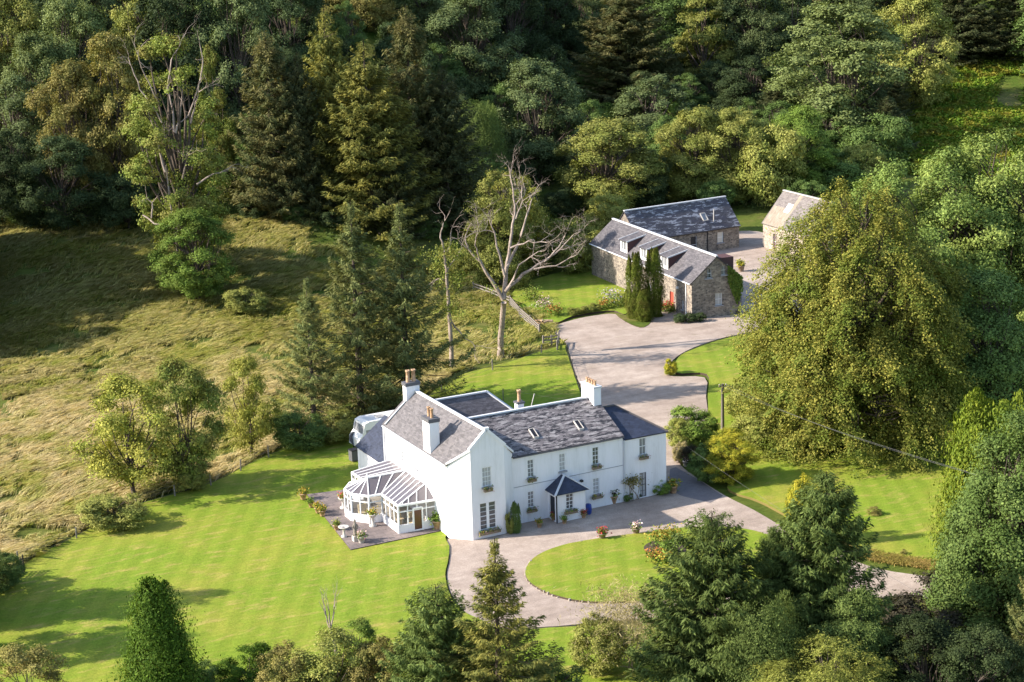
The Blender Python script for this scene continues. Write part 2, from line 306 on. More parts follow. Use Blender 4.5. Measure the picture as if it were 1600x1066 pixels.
# ------------------------------------------------------------------ object helpers
def tag(o, label=None, cat=None, group=None, kind=None):
    if label: o['label'] = label
    if cat: o['category'] = cat
    if group: o['group'] = group
    if kind: o['kind'] = kind
    return o
def thing(name, label, cat, loc, rotz=0.0, group=None):
    o = bpy.data.objects.new(name, None); COL.objects.link(o); o.location = loc; o.rotation_euler = (0, 0, rotz)
    o.empty_display_size = 0.3; return tag(o, label, cat, group)
def link(name, me, m, parent=None, world=False):
    o = bpy.data.objects.new(name, me); COL.objects.link(o)
    if m is not None: me.materials.append(m)
    if parent is not None:
        o.parent = parent
        if world:
            q = parent; off = Vector((0, 0, 0))
            while q is not None: off += q.location; q = q.parent
            o.location = -off
    return o
class MB:
    def __init__(s): s.v = []; s.f = []; s.uv = []; s.smooth = False
    def face(s, pts, uv=None):
        i = len(s.v); s.v += [tuple(map(float, p)) for p in pts]; s.f.append(tuple(range(i, i+len(pts))))
        s.uv += list(uv) if uv else [(0, 0)]*len(pts)
    def roof(s, pts, thick=0.0, out=None):
        """planar roof slope: pts[0]->pts[1] runs along the eave; UV in metres"""
        p0 = Vector(pts[0]); u = (Vector(pts[1])-p0).normalized()
        nrm = Vector((0, 0, 0))
        for k in range(1, len(pts)-1): nrm += (Vector(pts[k])-p0).cross(Vector(pts[k+1])-p0)
        nrm.normalize(); w = nrm.cross(u)
        s.face(pts, [((Vector(p)-p0).dot(u), (Vector(p)-p0).dot(w)) for p in pts])
        if thick:
            low = [tuple(Vector(p)-nrm*thick) for p in pts]; s.face(low[::-1])
            for k in range(len(pts)):
                j = (k+1) % len(pts); s.face([pts[k], low[k], low[j], pts[j]])
    def box(s, lo, hi):
        (a, b, c), (d, e, f) = lo, hi
        for q in ([(a, b, c), (a, e, c), (d, e, c), (d, b, c)], [(a, b, f), (d, b, f), (d, e, f), (a, e, f)], [(a, b, c), (d, b, c), (d, b, f), (a, b, f)],
                  [(a, e, c), (a, e, f), (d, e, f), (d, e, c)], [(a, b, c), (a, b, f), (a, e, f), (a, e, c)], [(d, b, c), (d, e, c), (d, e, f), (d, b, f)]): s.face(q)
    def bar(s, p, q, w, h=None):
        """square bar from p to q"""
        h = h or w; p = Vector(p); q = Vector(q); d = (q-p).normalized()
        up = Vector((0, 0, 1)) if abs(d.z) < 0.95 else Vector((1, 0, 0))
        x = d.cross(up).normalized()*(w/2); y = x.cross(d).normalized()*(h/2)
        A = [p+x+y, p-x+y, p-x-y, p+x-y]; B = [v+(q-p) for v in A]
        s.face(A); s.face(B[::-1])
        for k in range(4): s.face([A[k], B[k], B[(k+1) % 4], A[(k+1) % 4]])
    def tube(s, pts, rads, n=6):
        pts = [Vector(p) for p in pts]; i0 = len(s.v); m = len(pts)
        for k, p in enumerate(pts):
            d = (pts[min(k+1, m-1)]-pts[max(k-1, 0)]); d = d.normalized() if d.length > 1e-9 else Vector((0, 0, 1))
            up = Vector((0, 0, 1)) if abs(d.z) < 0.9 else Vector((1, 0, 0))
            x = d.cross(up).normalized(); y = x.cross(d)
            for j in range(n):
                a = 2*math.pi*j/n; s.v.append(tuple(p+(x*math.cos(a)+y*math.sin(a))*rads[k]))
        for k in range(m-1):
            for j in range(n):
                a = i0+k*n+j; b = i0+k*n+(j+1) % n; s.f.append((a, a+n, b+n, b)); s.uv += [(0, 0)]*4
        s.f.append(tuple(i0+(m-1)*n+j for j in range(n))); s.uv += [(0, 0)]*n
    def lathe(s, prof, n=12, c=(0, 0, 0)):
        i0 = len(s.v)
        for r, z in prof:
            for j in range(n):
                a = 2*math.pi*j/n; s.v.append((c[0]+r*math.cos(a), c[1]+r*math.sin(a), c[2]+z))
        for k in range(len(prof)-1):
            for j in range(n):
                a = i0+k*n+j; b = i0+k*n+(j+1) % n; s.f.append((a, b, b+n, a+n)); s.uv += [(0, 0)]*4
    def wall(s, o, u, w, h, holes=(), deep=0.12, inward=None):
        """upright rectangular wall from o along u, with rectangular holes (x0, z0, x1, z1) and their reveals"""
        o = Vector(o); u = Vector(u).normalized(); n_ = inward or Vector((-u.y, u.x, 0)); n_ = Vector(n_)
        xs = sorted({0, w, *[q for hh in holes for q in (hh[0], hh[2])]}); zs = sorted({0, h, *[q for hh in holes for q in (hh[1], hh[3])]})
        P = lambda x, z, d=0: o+u*x+Vector((0, 0, z))+n_*d
        for a, b in zip(xs, xs[1:]):
            for c, d in zip(zs, zs[1:]):
                if any(hh[0]-1e-6 <= a and b <= hh[2]+1e-6 and hh[1]-1e-6 <= c and d <= hh[3]+1e-6 for hh in holes): continue
                s.face([P(a, c), P(b, c), P(b, d), P(a, d)])
        for x0, z0, x1, z1 in holes:
            s.face([P(x0, z0), P(x0, z0, deep), P(x0, z1, deep), P(x0, z1)][::-1]); s.face([P(x1, z0), P(x1, z0, deep), P(x1, z1, deep), P(x1, z1)])
            s.face([P(x0, z0), P(x1, z0), P(x1, z0, deep), P(x0, z0, deep)][::-1]); s.face([P(x0, z1), P(x1, z1), P(x1, z1, deep), P(x0, z1, deep)])
    def mesh(s, name):
        me = bpy.data.meshes.new(name); me.from_pydata(s.v, [], s.f)
        if any(u != (0, 0) for u in s.uv):
            ul = me.uv_layers.new(name='UVMap'); ul.data.foreach_set('uv', np.array(s.uv, 'f').ravel())
        if s.smooth: me.shade_smooth()
        me.update(); return me
    def build(s, name, m, parent=None, world=False): return link(name, s.mesh(name), m, parent, world)

def np_mesh(name, V, nv):
    """mesh of len(V)/nv separate polygons with nv corners each"""
    V = np.ascontiguousarray(V, 'f').reshape(-1, 3); N = len(V)//nv
    me = bpy.data.meshes.new(name); me.vertices.add(len(V)); me.vertices.foreach_set('co', V.ravel())
    me.loops.add(N*nv); me.loops.foreach_set('vertex_index', np.arange(N*nv, dtype='i'))
    me.polygons.add(N); me.polygons.foreach_set('loop_start', np.arange(0, N*nv, nv, dtype='i'))
    me.update(calc_edges=True); return me
def unit(a): return a/np.maximum(np.linalg.norm(a, axis=-1, keepdims=True), 1e-9)
def sph(rng, n): return unit(rng.normal(size=(n, 3)))
def leaf_quads(c, nrm, size, rng, aspect=0.62, axis=None, fold=0.12):
    """diamond shaped leaves at c facing nrm; axis gives their long direction if wanted"""
    N = len(c); nrm = unit(nrm)
    ax = rng.normal(size=(N, 3)) if axis is None else axis
    ax = unit(ax-nrm*np.sum(ax*nrm, -1, keepdims=True)); sd = np.cross(nrm, ax)
    size = np.asarray(size).reshape(-1, 1)*np.ones((N, 1))
    h = ax*size*0.5; w = sd*size*0.5*aspect; up = nrm*size*fold
    return np.stack([c-h, c+w+up-h*0.1, c+h, c-w+up-h*0.1], 1).reshape(-1, 3)

# ================================================================== THE LAND
def make_ground():
    S = np.concatenate([np.arange(10, 70, 6.0), np.arange(70, 420, 2.2), np.arange(420, 1500, 45.0)])
    Lr = np.concatenate([np.arange(-700, -110, 40.0), np.arange(-110, 130, 2.2), np.arange(130, 760, 40.0)])
    s, l = np.meshgrid(S, Lr, indexing='ij'); x = CAM[0]+s*FH[0]+l*RH[0]; y = CAM[1]+s*FH[1]+l*RH[1]
    z = ground_z(x, y); V = np.stack([x, y, z], -1).reshape(-1, 3); a, b = s.shape
    i = np.arange(a*b).reshape(a, b); F = np.stack([i[:-1, :-1], i[:-1, 1:], i[1:, 1:], i[1:, :-1]], -1).reshape(-1, 4)
    me = bpy.data.meshes.new('ground'); me.from_pydata(V.tolist(), [], F[:, ::-1].tolist()); me.shade_smooth(); me.update()
    o = link('ground', me, M_field); o['kind'] = 'structure'
make_ground()
def smooth(pts, closed=True, k=5):
    P = [np.asarray(p, float) for p in pts]; n = len(P); out = []
    for i in range(n if closed else n-1):
        p0, p1, p2, p3 = (P[(i-1) % n], P[i], P[(i+1) % n], P[(i+2) % n]) if closed else (P[max(i-1, 0)], P[i], P[i+1], P[min(i+2, n-1)])
        for j in range(k):
            t = j/k
            out.append(0.5*((2*p1)+(-p0+p2)*t+(2*p0-5*p1+4*p2-p3)*t*t+(-p0+3*p1-3*p2+p3)*t**3))
    return out
def flat(px):
    r = []
    for p in px:
        d = ray(*p); t = -CAM[2]/d[2]; q = CAM+d*t; r.append((q[0], q[1]))
    return r
def slab(name, pts, z, m, edge=None, depth_=0.0, jit=0.0, seed=1):
    """a sheet of ground with, if depth_ is given, a cut edge down to z - depth_"""
    rng = random.Random(seed)
    P = [(p[0]+rng.uniform(-jit, jit), p[1]+rng.uniform(-jit, jit)) for p in pts]
    bm = bmesh.new(); vs = [bm.verts.new((p[0], p[1], z)) for p in P]; f = bm.faces.new(vs); f.normal_update()
    if f.normal.z < 0: f.normal_flip()
    me = bpy.data.meshes.new(name); me.materials.append(m)
    if depth_:
        lo = [bm.verts.new((p[0], p[1], z-depth_)) for p in P]
        for i in range(len(P)):
            j = (i+1) % len(P); g = bm.faces.new((vs[i], lo[i], lo[j], vs[j])); g.material_index = 1
        me.materials.append(edge or M_soil)
    bm.to_mesh(me); bm.free(); o = bpy.data.objects.new(name, me); COL.objects.link(o); o['kind'] = 'structure'; return o

DRIVE = [(700, 842), (703, 870), (698, 900), (706, 930), (728, 957), (770, 976), (840, 980), (930, 973), (1010, 966), (1150, 956), (1280, 942),
         (1400, 931), (1480, 934), (1700, 975), (1700, 940), (1480, 905), (1365, 887), (1290, 855), (1225, 824), (1178, 797), (1132, 774), (1090, 747), (1064, 727),
         (1058, 705), (1070, 680), (1104, 655), (1103, 620), (1101, 590), (1052, 588), (1042, 576), (1058, 557), (1084, 543), (1125, 529), (1168, 520), (1215, 512), (1260, 470),
         (1260, 420), (1230, 395), (1200, 376), (1195, 364), (1158, 361), (1120, 372), (1060, 395), (1040, 410), (1030, 440), (1010, 470), (985, 505), (962, 491),
         (930, 493), (895, 500), (862, 513), (884, 535), (892, 560), (900, 585), (912, 615), (918, 640), (900, 700), (820, 730), (745, 830)]
slab('driveway', smooth(flat(DRIVE), k=3), 0.0, M_gravel, M_gravel, 0.3)
LAWN_W = [(-140, 1010), (-60, 955), (0, 920), (40, 882), (120, 838), (215, 790), (330, 757), (420, 712), (560, 668), (640, 645), (700, 595), (790, 568), (878, 541),
          (884, 548), (890, 565), (898, 590), (908, 620), (916, 645), (890, 700), (815, 735), (745, 830), (698, 838), (702, 855), (700, 878), (696, 900), (703, 930), (724, 957), (760, 980), (700, 1010), (640, 1080), (500, 1180), (-200, 1180)]
slab('lawn', smooth(flat(LAWN_W), k=4), 0.10, M_lawn, M_soil, 0.25, 0.02)
ISLAND = [(822, 903), (823, 888), (840, 870), (880, 854), (940, 843), (1010, 834), (1070, 827), (1140, 826), (1200, 838), (1238, 866), (1225, 898), (1140, 928), (1040, 939), (960, 943), (905, 941), (860, 930), (833, 916)]
ISL_W = smooth(flat(ISLAND), k=5)
slab('oval_lawn', ISL_W, 0.14, M_lawn, M_soil, 0.25, 0.01, 2)
LAWN_R = [(1180, 706), (1240, 700), (1400, 700), (1480, 725), (1700, 720), (1700, 905), (1480, 881), (1425, 874), (1365, 868), (1300, 840), (1235, 810), (1185, 784), (1143, 770), (1137, 757), (1150, 735)]
slab('lawn_by_the_beech', smooth(flat(LAWN_R), k=4), 0.12, M_lawn, mat('dry_bank_grass', (0.17, 0.135, 0.045), 0.95, 0.1), 0.2, 0.03, 3)
LAWN_B = [(1060, 560), (1084, 547), (1125, 533), (1170, 523), (1240, 520), (1330, 560), (1330, 700), (1180, 704), (1120, 690), (1108, 655), (1106, 620), (1104, 586), (1056, 584)]
slab('lawn_by_the_drive', smooth(flat(LAWN_B), k=4), 0.12, M_lawn, M_soil, 0.25, 0.02, 4)
LAWN_C = [(838, 498), (812, 480), (800, 460), (830, 440), (880, 426), (935, 418), (965, 440), (985, 468), (978, 492), (960, 487), (930, 489), (893, 496), (865, 507)]
slab('cottage_lawn', smooth(flat(LAWN_C), k=4), 0.12, M_lawn, M_soil, 0.25, 0.02, 5)
LAWN_F = [(780, 1000), (835, 984), (930, 979), (1040, 978), (1150, 990), (1180, 1110), (760, 1110)]
slab('front_lawn', smooth(flat(LAWN_F), k=4), 0.05, M_lawn, M_soil, 0.15, 0.02, 6)
slab('patio', [(-8.87, 2.78), (-1.36, 2.82), (-1.36, 13.4), (-3.1, 15.5), (-7.3, 16.3)], 0.16, M_patio, M_soil, 0.12)
slab('dark_strip', flat([(1044, 764), (1047, 733), (1056, 730), (1090, 749), (1130, 775), (1110, 786), (1065, 775)]), 0.006, M_darkground)  # darker sheet over the drive beside the extension
slab('path_to_cottage', flat([(985, 507), (1030, 520), (1075, 503), (1050, 492), (1010, 496)]), 0.005, M_gravel)
slab('dry_grass_patch', smooth(flat([(962, 491), (985, 507), (1006, 512), (1018, 498), (985, 490)]), k=3), 0.05, M_field, M_soil, 0.1)

def in_poly(x, y, poly):
    poly = np.asarray(poly); r = np.zeros(len(x), bool); j = len(poly)-1
    for i in range(len(poly)):
        xi, yi = poly[i]; xj, yj = poly[j]
        c = ((yi > y) != (yj > y)) & (x < (xj-xi)*(y-yi)/(yj-yi+1e-12)+xi); r ^= c; j = i
    return r
def scatter(poly, n, rng):
    P = np.asarray(poly); lo = P.min(0); hi = P.max(0); X = []; 
    while sum(len(a) for a in X) < n:
        q = rng.uniform(lo, hi, size=(n, 2)); X.append(q[in_poly(q[:, 0], q[:, 1], P)])
    return np.concatenate(X)[:n]
def blades(name, pts, z, h, wind, m, rng, per=6, w=0.06, spread=0.35):
    N = len(pts)*per; b = np.repeat(np.c_[pts, z], per, 0); b[:, :2] += rng.normal(size=(N, 2))*spread*0.5
    hh = (h if np.isscalar(h) else np.repeat(h, per))*rng.uniform(0.6, 1.2, N); d = rng.normal(size=(N, 2))*0.22+np.repeat(wind, per, 0)
    s = rng.normal(size=(N, 2)); s /= np.linalg.norm(s, axis=1, keepdims=True); s = np.c_[s*w*0.5, np.zeros(N)]
    tip = b+np.c_[d*hh[:, None], hh*0.75]; midp = b+np.c_[d*hh[:, None]*0.25, hh*0.55]
    V = np.stack([b-s, b+s, midp+s*0.8, tip, midp-s*0.8], 1).reshape(-1, 3)
    o = link(name, np_mesh(name, V, 5), m); o['kind'] = 'stuff'; return o
rng = np.random.default_rng(11)
FIELD_PX = [(-140, 990), (-60, 945), (0, 908), (30, 880), (120, 830), (215, 783), (330, 750), (420, 705), (560, 660), (640, 635), (700, 585), (790, 562), (878, 536), (850, 500), (800, 470), (760, 440), (700, 420),
            (600, 400), (480, 385), (480, 345), (360, 335), (240, 340), (100, 335), (-20, 330), (-150, 330)]
FIELD = [tuple(at(*p)[:2]) for p in FIELD_PX]
pts = scatter(FIELD, 26000, rng)
d_ = vnoise(pts[:, 0]/5.0, pts[:, 1]/5.0, 9)*0.6+vnoise(pts[:, 0]/2.2, pts[:, 1]/2.2, 19)*0.4; keep = rng.uniform(size=len(pts)) < np.clip((d_-0.22)*2.6, 0.06, 1); pts = pts[keep]; d_ = d_[keep]
a_ = vnoise(pts[:, 0]/9, pts[:, 1]/9, 21)*1.9-0.95-0.45+rng.normal(size=len(pts))*0.22
wind = np.stack([np.cos(a_), np.sin(a_)], 1)*rng.uniform(0.7, 1.3, (len(pts), 1))
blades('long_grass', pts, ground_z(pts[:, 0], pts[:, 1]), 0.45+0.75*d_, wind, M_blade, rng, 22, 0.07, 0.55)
def strip(px, width):
    """ribbon polygon along a pixel polyline"""
    q = np.array([at(*p)[:2] for p in px]); r = []
    d = np.gradient(q, axis=0); nrm = np.stack([-d[:, 1], d[:, 0]], 1); nrm /= np.linalg.norm(nrm, axis=1, keepdims=True)
    return np.concatenate([q+nrm*width, (q-nrm*0.1)[::-1]])
BANK = strip([(1340, 868), (1365, 876), (1425, 885), (1480, 893), (1600, 909)], 1.5)
pts = scatter(BANK, 2600, rng); blades('bank_grass', pts, np.zeros(len(pts))+0.02, 0.20, rng.normal(size=(len(pts), 2))*0.5, M_bank, rng, 6, 0.05, 0.3)
FERN = [tuple(at(*p)[:2]) for p in [(1400, 215), (1420, 180), (1450, 130), (1500, 100), (1640, 80), (1660, 290), (1600, 290), (1420, 270)]]
pts = scatter(FERN, 9000, rng); keep = vnoise(pts[:, 0]/6, pts[:, 1]/6, 4) > 0.33; pts = pts[keep]
N = len(pts)*9; c = np.repeat(np.c_[pts, ground_z(pts[:, 0], pts[:, 1])+0.5], 9, 0)+rng.normal(size=(N, 3))*(0.55, 0.55, 0.3)
o = link('bracken', np_mesh('bracken', leaf_quads(c, unit(rng.normal(size=(N, 3))*0.6+(0, 0, 1)), rng.uniform(0.3, 0.75, N), rng), 4), M_fern); o['kind'] = 'stuff'

# brushwood and brambles under the wood: one uncountable mass
q = rng.uniform((150, -110), (430, 130), size=(9000, 2)); X = CAM[0]+q[:, 0]*FH[0]+q[:, 1]*RH[0]; Y = CAM[1]+q[:, 0]*FH[1]+q[:, 1]*RH[1]
lim = 168+82*sstep(-28, 14, q[:, 1])+np.where(q[:, 1] < -5, 32, 6)
CLEAR = [tuple(at(*a)[:2]) for a in [(520, 75), (560, 30), (640, 35), (660, 95), (560, 110)]]; FIELD2 = [tuple(at(*a)[:2]) for a in [(1395, 300), (1405, 150), (1500, 85), (1700, 60), (1700, 330), (1480, 320)]]
keep = (q[:, 0] > lim) & ~in_poly(X, Y, CLEAR) & ~in_poly(X, Y, FIELD2) & ~in_poly(X, Y, FIELD); X = X[keep]; Y = Y[keep]; per = 34
N = len(X)*per; c = np.repeat(np.c_[X, Y, ground_z(X, Y)+0.5], per, 0)+rng.normal(size=(N, 3))*(0.9, 0.9, 0.5)
o = link('undergrowth', np_mesh('undergrowth', leaf_quads(c, unit(rng.normal(size=(N, 3))*0.6+(0, 0, 1)), rng.uniform(0.2, 0.6, N), rng), 4), leaf_mat('undergrowth_leaves', (0.03, 0.05, 0.015), (0.08, 0.11, 0.03), (0.07, 0.06, 0.025))); o['kind'] = 'stuff'

# ================================================================== THE WHITE HOUSE
WCOUNT = [0]
def window_unit(parent, o, u, inn, x0, z0, x1, z1, cols=2, rows=4, deep=0.12, sill=True, mull=None, fm=None, name='window', glass=None):
    """sash window filling the hole (x0,z0)-(x1,z1): frame with glazing bars, pane, sill"""
    o = Vector(o); u = Vector(u).normalized(); inn = Vector(inn); fm = fm or M_trim
    P = lambda x, z, d: o+u*x+Vector((0, 0, z))+inn*d
    def bx(mb, xa, za, xb, zb, da, db):
        A = [P(xa, za, da), P(xb, za, da), P(xb, zb, da), P(xa, zb, da)]; B = [P(xa, za, db), P(xb, za, db), P(xb, zb, db), P(xa, zb, db)]
        mb.face(A); mb.face(B[::-1])
        for k in range(4): mb.face([A[k], B[k], B[(k+1) % 4], A[(k+1) % 4]])
    fr = MB(); t = 0.045; d0, d1 = deep-0.07, deep+0.02
    bx(fr, x0, z0, x0+t, z1, d0, d1); bx(fr, x1-t, z0, x1, z1, d0, d1); bx(fr, x0+t, z0, x1-t, z0+t, d0, d1); bx(fr, x0+t, z1-t, x1-t, z1, d0, d1)
    zm = (z0+z1)/2; bx(fr, x0+t, zm-0.022, x1-t, zm+0.022, d0+0.005, d1)
    spans = [(x0+t, x1-t)]
    if mull: bx(fr, mull-0.11, z0+t, mull+0.11, z1-t, d0-0.01, d1); spans = [(x0+t, mull-0.11), (mull+0.11, x1-t)]
    for a, b_ in spans:
        for k in range(1, cols): q = a+(b_-a)*k/cols; bx(fr, q-0.012, z0+t, q+0.012, z1-t, d0+0.012, d1-0.01)
    for k in range(1, rows):
        q = z0+(z1-z0)*k/rows
        if abs(q-zm) > 0.05:
            for a, b_ in spans: bx(fr, a, q-0.012, b_, q+0.012, d0+0.013, d1-0.011)
    f = fr.build(name, fm, parent, True)
    g = MB(); g.face([P(x0+0.02, z0+0.02, deep-0.02), P(x1-0.02, z0+0.02, deep-0.02), P(x1-0.02, z1-0.02, deep-0.02), P(x0+0.02, z1-0.02, deep-0.02)])
    WCOUNT[0] += 1; link('pane', g.mesh('pane'), glass or (M_glass, M_net, M_dim, M_glass, M_net)[WCOUNT[0] % 5], f); 
    if sill:
        s = MB(); bx(s, x0-0.1, z0-0.12, x1+0.1, z0, -0.10, deep); link('sill', s.mesh('sill'), M_sill, f)
    return f
def pots(parent, base, n, along, h=0.75, r=0.13, gap=0.36, m=None):
    for k in range(n):
        off = Vector(along).normalized()*gap*(k-(n-1)/2); c = Vector(base)+off
        mb = MB(); mb.smooth = True; mb.lathe([(r*1.05, 0), (r*0.92, h*0.5), (r*0.9, h*0.85), (r*1.2, h*0.88), (r*1.15, h), (r*0.7, h), (r*0.65, h*0.6)], 10, c)
        link('chimney_pot', mb.mesh('chimney_pot'), m or M_pot, parent)
house = thing('farmhouse', 'large white two-storey farmhouse with slate roofs and tall white chimneys', 'house', (7.0, 6.0, 0.0))
WX0, WX1, WD, EZ, RZ = -1.35, 4.19, 13.44, 5.96, 8.40
RXm = 1.42; SL = (RZ-EZ)/(RXm-WX0); zr = lambda x: EZ+SL*(x-WX0) if x <= RXm else EZ+SL*(WX1-x)
w0, w1, CC = 0.0, 2.84, 1.33
# --- west wing walls: canted bay end, long west wall, rear gable
mb = MB()
GW1 = (0.95, 4.08, 1.73, 5.60); GW2 = (0.66, 0.66, 2.02, 2.80)
mb.wall((w0, 0, 0), (1, 0, 0), w1-w0, zr(0), [GW1, GW2], 0.14, (0, 1, 0))
mb.face([(w0, 0, zr(0)), (w1, 0, zr(w1)), (RXm, 0, RZ+0.12)])
mb.face([(WX0, CC, 0), (w0, 0, 0), (w0, 0, zr(0)), (WX0, CC, EZ)]); mb.face([(w1, 0, 0), (WX1, CC, 0), (WX1, CC, EZ), (w1, 0, zr(w1))])
ww = [(WD-9.1, 3.75, WD-8.45, 5.25), (WD-4.35, 3.65, WD-3.7, 5.2), (WD-12.6, 3.5, WD-12.0, 5.0)]
mb.wall((WX0, WD, 0), (0, -1, 0), WD-CC, EZ, [(3.35, 3.95, 3.95, 5.35), (6.1, 3.95, 6.62, 5.25)], 0.12, (1, 0, 0))
mb.face([(WX1, WD, 0), (WX0, WD, 0), (WX0, WD, EZ), (RXm, WD, RZ), (WX1, WD, EZ)]); mb.face([(WX1, CC, 0), (WX1, WD, 0), (WX1, WD, EZ), (WX1, CC, EZ)])
mb.build('wall', M_white, house, True)
window_unit(house, (0, 0, 0), (1, 0, 0), (0, 1, 0), *GW1, 3, 4, 0.14)
window_unit(house, (0, 0, 0), (1, 0, 0), (0, 1, 0), *GW2, 1, 6, 0.14, mull=1.34)
for hh in ((3.35, 3.95, 3.95, 5.35), (6.1, 3.95, 6.62, 5.25)): window_unit(house, (WX0, WD, 0), (0, -1, 0), (1, 0, 0), *hh, 2, 4)
# --- west wing roof: two slopes clipped by the canted corners, coped skews
mb = MB(); e = 0.10; t_ = 0.10
off = lambda x, y, z: (x, y, z+0.03)
mb.roof([off(WX0-e, WD+0.15, EZ-e*SL), off(WX0-e, CC-0.05, EZ-e*SL), off(w0-0.02, 0.02, zr(0)), off(RXm, 0.02, RZ), off(RXm, WD+0.15, RZ)], t_)
mb.roof([off(WX1+e, CC-0.05, EZ-e*SL), off(WX1+e, WD+0.15, EZ-e*SL), off(RXm, WD+0.15, RZ), off(RXm, 0.02, RZ), off(w1+0.02, 0.02, zr(w1))], t_)
rf = mb.build('roof', M_slate_wing, house, True)
sk = MB(); sk.bar((w0-0.05, 0.05, zr(0)+0.02), (RXm, 0.05, RZ+0.16), 0.24, 0.22); sk.bar((RXm, 0.05, RZ+0.16), (w1+0.1, 0.05, zr(w1)-0.02), 0.24, 0.22)
sk.bar((WX0-0.05, CC+0.02, EZ+0.0), (w0, 0.03, zr(0)+0.02), 0.14, 0.16); sk.bar((w1, 0.03, zr(w1)), (WX1+0.05, CC, EZ), 0.16, 0.16)
sk.box((RXm-0.2, -0.06, RZ+0.08), (RXm+0.2, 0.18, RZ+0.32)); sk.build('skew_coping', M_white, house, True)
rg = MB(); rg.bar((RXm, 0.2, RZ+0.08), (RXm, WD, RZ+0.08), 0.26, 0.12); rg.build('ridge_tiles', M_ridge, house, True)
vg = MB(); vg.bar((WX0-0.05, WD-0.45, EZ+0.10), (RXm-0.1, WD-0.45, RZ+0.04), 0.12, 0.08); vg.build('lead_strip', M_ridge, house, True)
gt = MB(); gt.bar((WX0-0.14, CC, EZ-0.14), (WX0-0.14, WD, EZ-0.14), 0.1, 0.08); gt.build('gutter', M_ridge, house, True)
dp = MB(); dp.bar((WX0-0.08, WD-0.12, 0), (WX0-0.08, WD-0.12, EZ-0.1), 0.10); dp.build('downpipe', M_ridge, house, True)
# --- chimneys of the wing
def chimney(lo, hi, n, along, m=M_white, cap=M_lead, ph=0.8, pr=0.13, gap=0.36, capz=0.14):
    mb = MB(); mb.box(lo, hi); ch = mb.build('chimney', m, house, True)
    c = MB(); c.box((lo[0]-0.07, lo[1]-0.07, hi[2]), (hi[0]+0.07, hi[1]+0.07, hi[2]+capz)); link('chimney_cap', c.mesh('chimney_cap'), cap, ch)
    pots(ch, ((lo[0]+hi[0])/2, (lo[1]+hi[1])/2, hi[2]+capz), n, along, ph, pr, gap)
chimney((-1.38, 4.22, 5.7), (-0.55, 5.45, 8.42), 2, (0, 1, 0), capz=0.30, ph=0.75, gap=0.55)
chimney((0.55, WD-0.55, 7.4), (1.75, WD+0.12, 8.95), 2, (1, 0, 0), capz=0.28, ph=1.0, pr=0.17, gap=0.5)
# --- main range
MX1, MZ, MRY, MRZ = 14.07, 5.60, 5.62, 7.71
HOLES = [(5.50-WX1, 3.62, 6.06-WX1, 5.03), (8.30-WX1, 3.62, 8.86-WX1, 5.03), (11.3-WX1, 3.62, 11.88-WX1, 5.03), (5.45-WX1, 1.14, 6.0-WX1, 2.45), (11.3-WX1, 1.14, 11.88-WX1, 2.45)]
mb = MB(); mb.wall((WX1, CC, 0), (1, 0, 0), MX1-WX1, MZ, HOLES, 0.12, (0, 1, 0))
mb.face([(MX1, CC, 0), (MX1, 9.9, 0), (MX1, 9.9, MZ), (MX1, MRY, MRZ), (MX1, CC, MZ)]); mb.face([(MX1, 9.9, 0), (WX1, 9.9, 0), (WX1, 9.9, MZ), (MX1, 9.9, MZ)])
mb.build('wall', M_white, house, True)
for hh in HOLES: window_unit(house, (WX1, CC, 0), (1, 0, 0), (0, 1, 0), *hh, 2, 4)
sl_ = (MRZ-MZ)/(MRY-CC)
mb = MB(); mb.roof([(2.6, CC-0.14, MZ-0.14*sl_+0.04), (MX1+0.06, CC-0.14, MZ-0.14*sl_+0.04), (MX1+0.06, MRY, MRZ+0.04), (2.6, MRY, MRZ+0.04)], 0.10)
mb.roof([(MX1+0.06, 10.0, MZ), (2.6, 10.0, MZ), (2.6, MRY, MRZ+0.04), (MX1+0.06, MRY, MRZ+0.04)], 0.10)
rf2 = mb.build('roof', M_slate_main, house, True)
rg = MB(); rg.bar((2.2, MRY, MRZ+0.10), (MX1, MRY, MRZ+0.10), 0.26, 0.12); rg.build('ridge_tiles', M_ridge, house, True)
gt = MB(); gt.bar((WX1, CC-0.17, MZ-0.13), (MX1+0.05, CC-0.17, MZ-0.13), 0.09, 0.08); gt.build('gutter', M_lead, house, True)
bd = MB(); bd.bar((WX1+0.05, CC-0.02, 3.02), (MX1, CC-0.02, 3.10), 0.03, 0.04); bd.build('cable', M_sill, house, True)
for x_ in (7.0, 11.05):
    f = lambda y: MZ+sl_*(y-CC)+0.04
    mb = MB(); y0, y1 = 2.55, 3.45
    for a, b_ in (((x_-0.2, y0), (x_-0.2, y1)), ((x_+0.2, y0), (x_+0.2, y1)), ((x_-0.2, y0), (x_+0.2, y0)), ((x_-0.2, y1), (x_+0.2, y1))):
        mb.bar((a[0], a[1], f(a[1])+0.06), (b_[0], b_[1], f(b_[1])+0.06), 0.06, 0.14)
    s_ = mb.build('skylight', M_stonegrey, house, True)
    g = MB(); g.face([(x_-0.18, y0+0.03, f(y0)+0.09), (x_+0.18, y0+0.03, f(y0)+0.09), (x_+0.18, y1-0.03, f(y1)+0.09), (x_-0.18, y1-0.03, f(y1)+0.09)]); link('pane', g.mesh('pane'), M_black, s_)
chimney((13.42, MRY-0.95, 6.0), (14.10, MRY+1.05, 8.75), 4, (0, 1, 0), cap=M_ridge, capz=0.12, ph=0.42, pr=0.12, gap=0.42)
chimney((7.35, 6.3, 6.5), (7.9, 6.85, 8.0), 1, (1, 0, 0), capz=0.16, ph=0.95, pr=0.15)
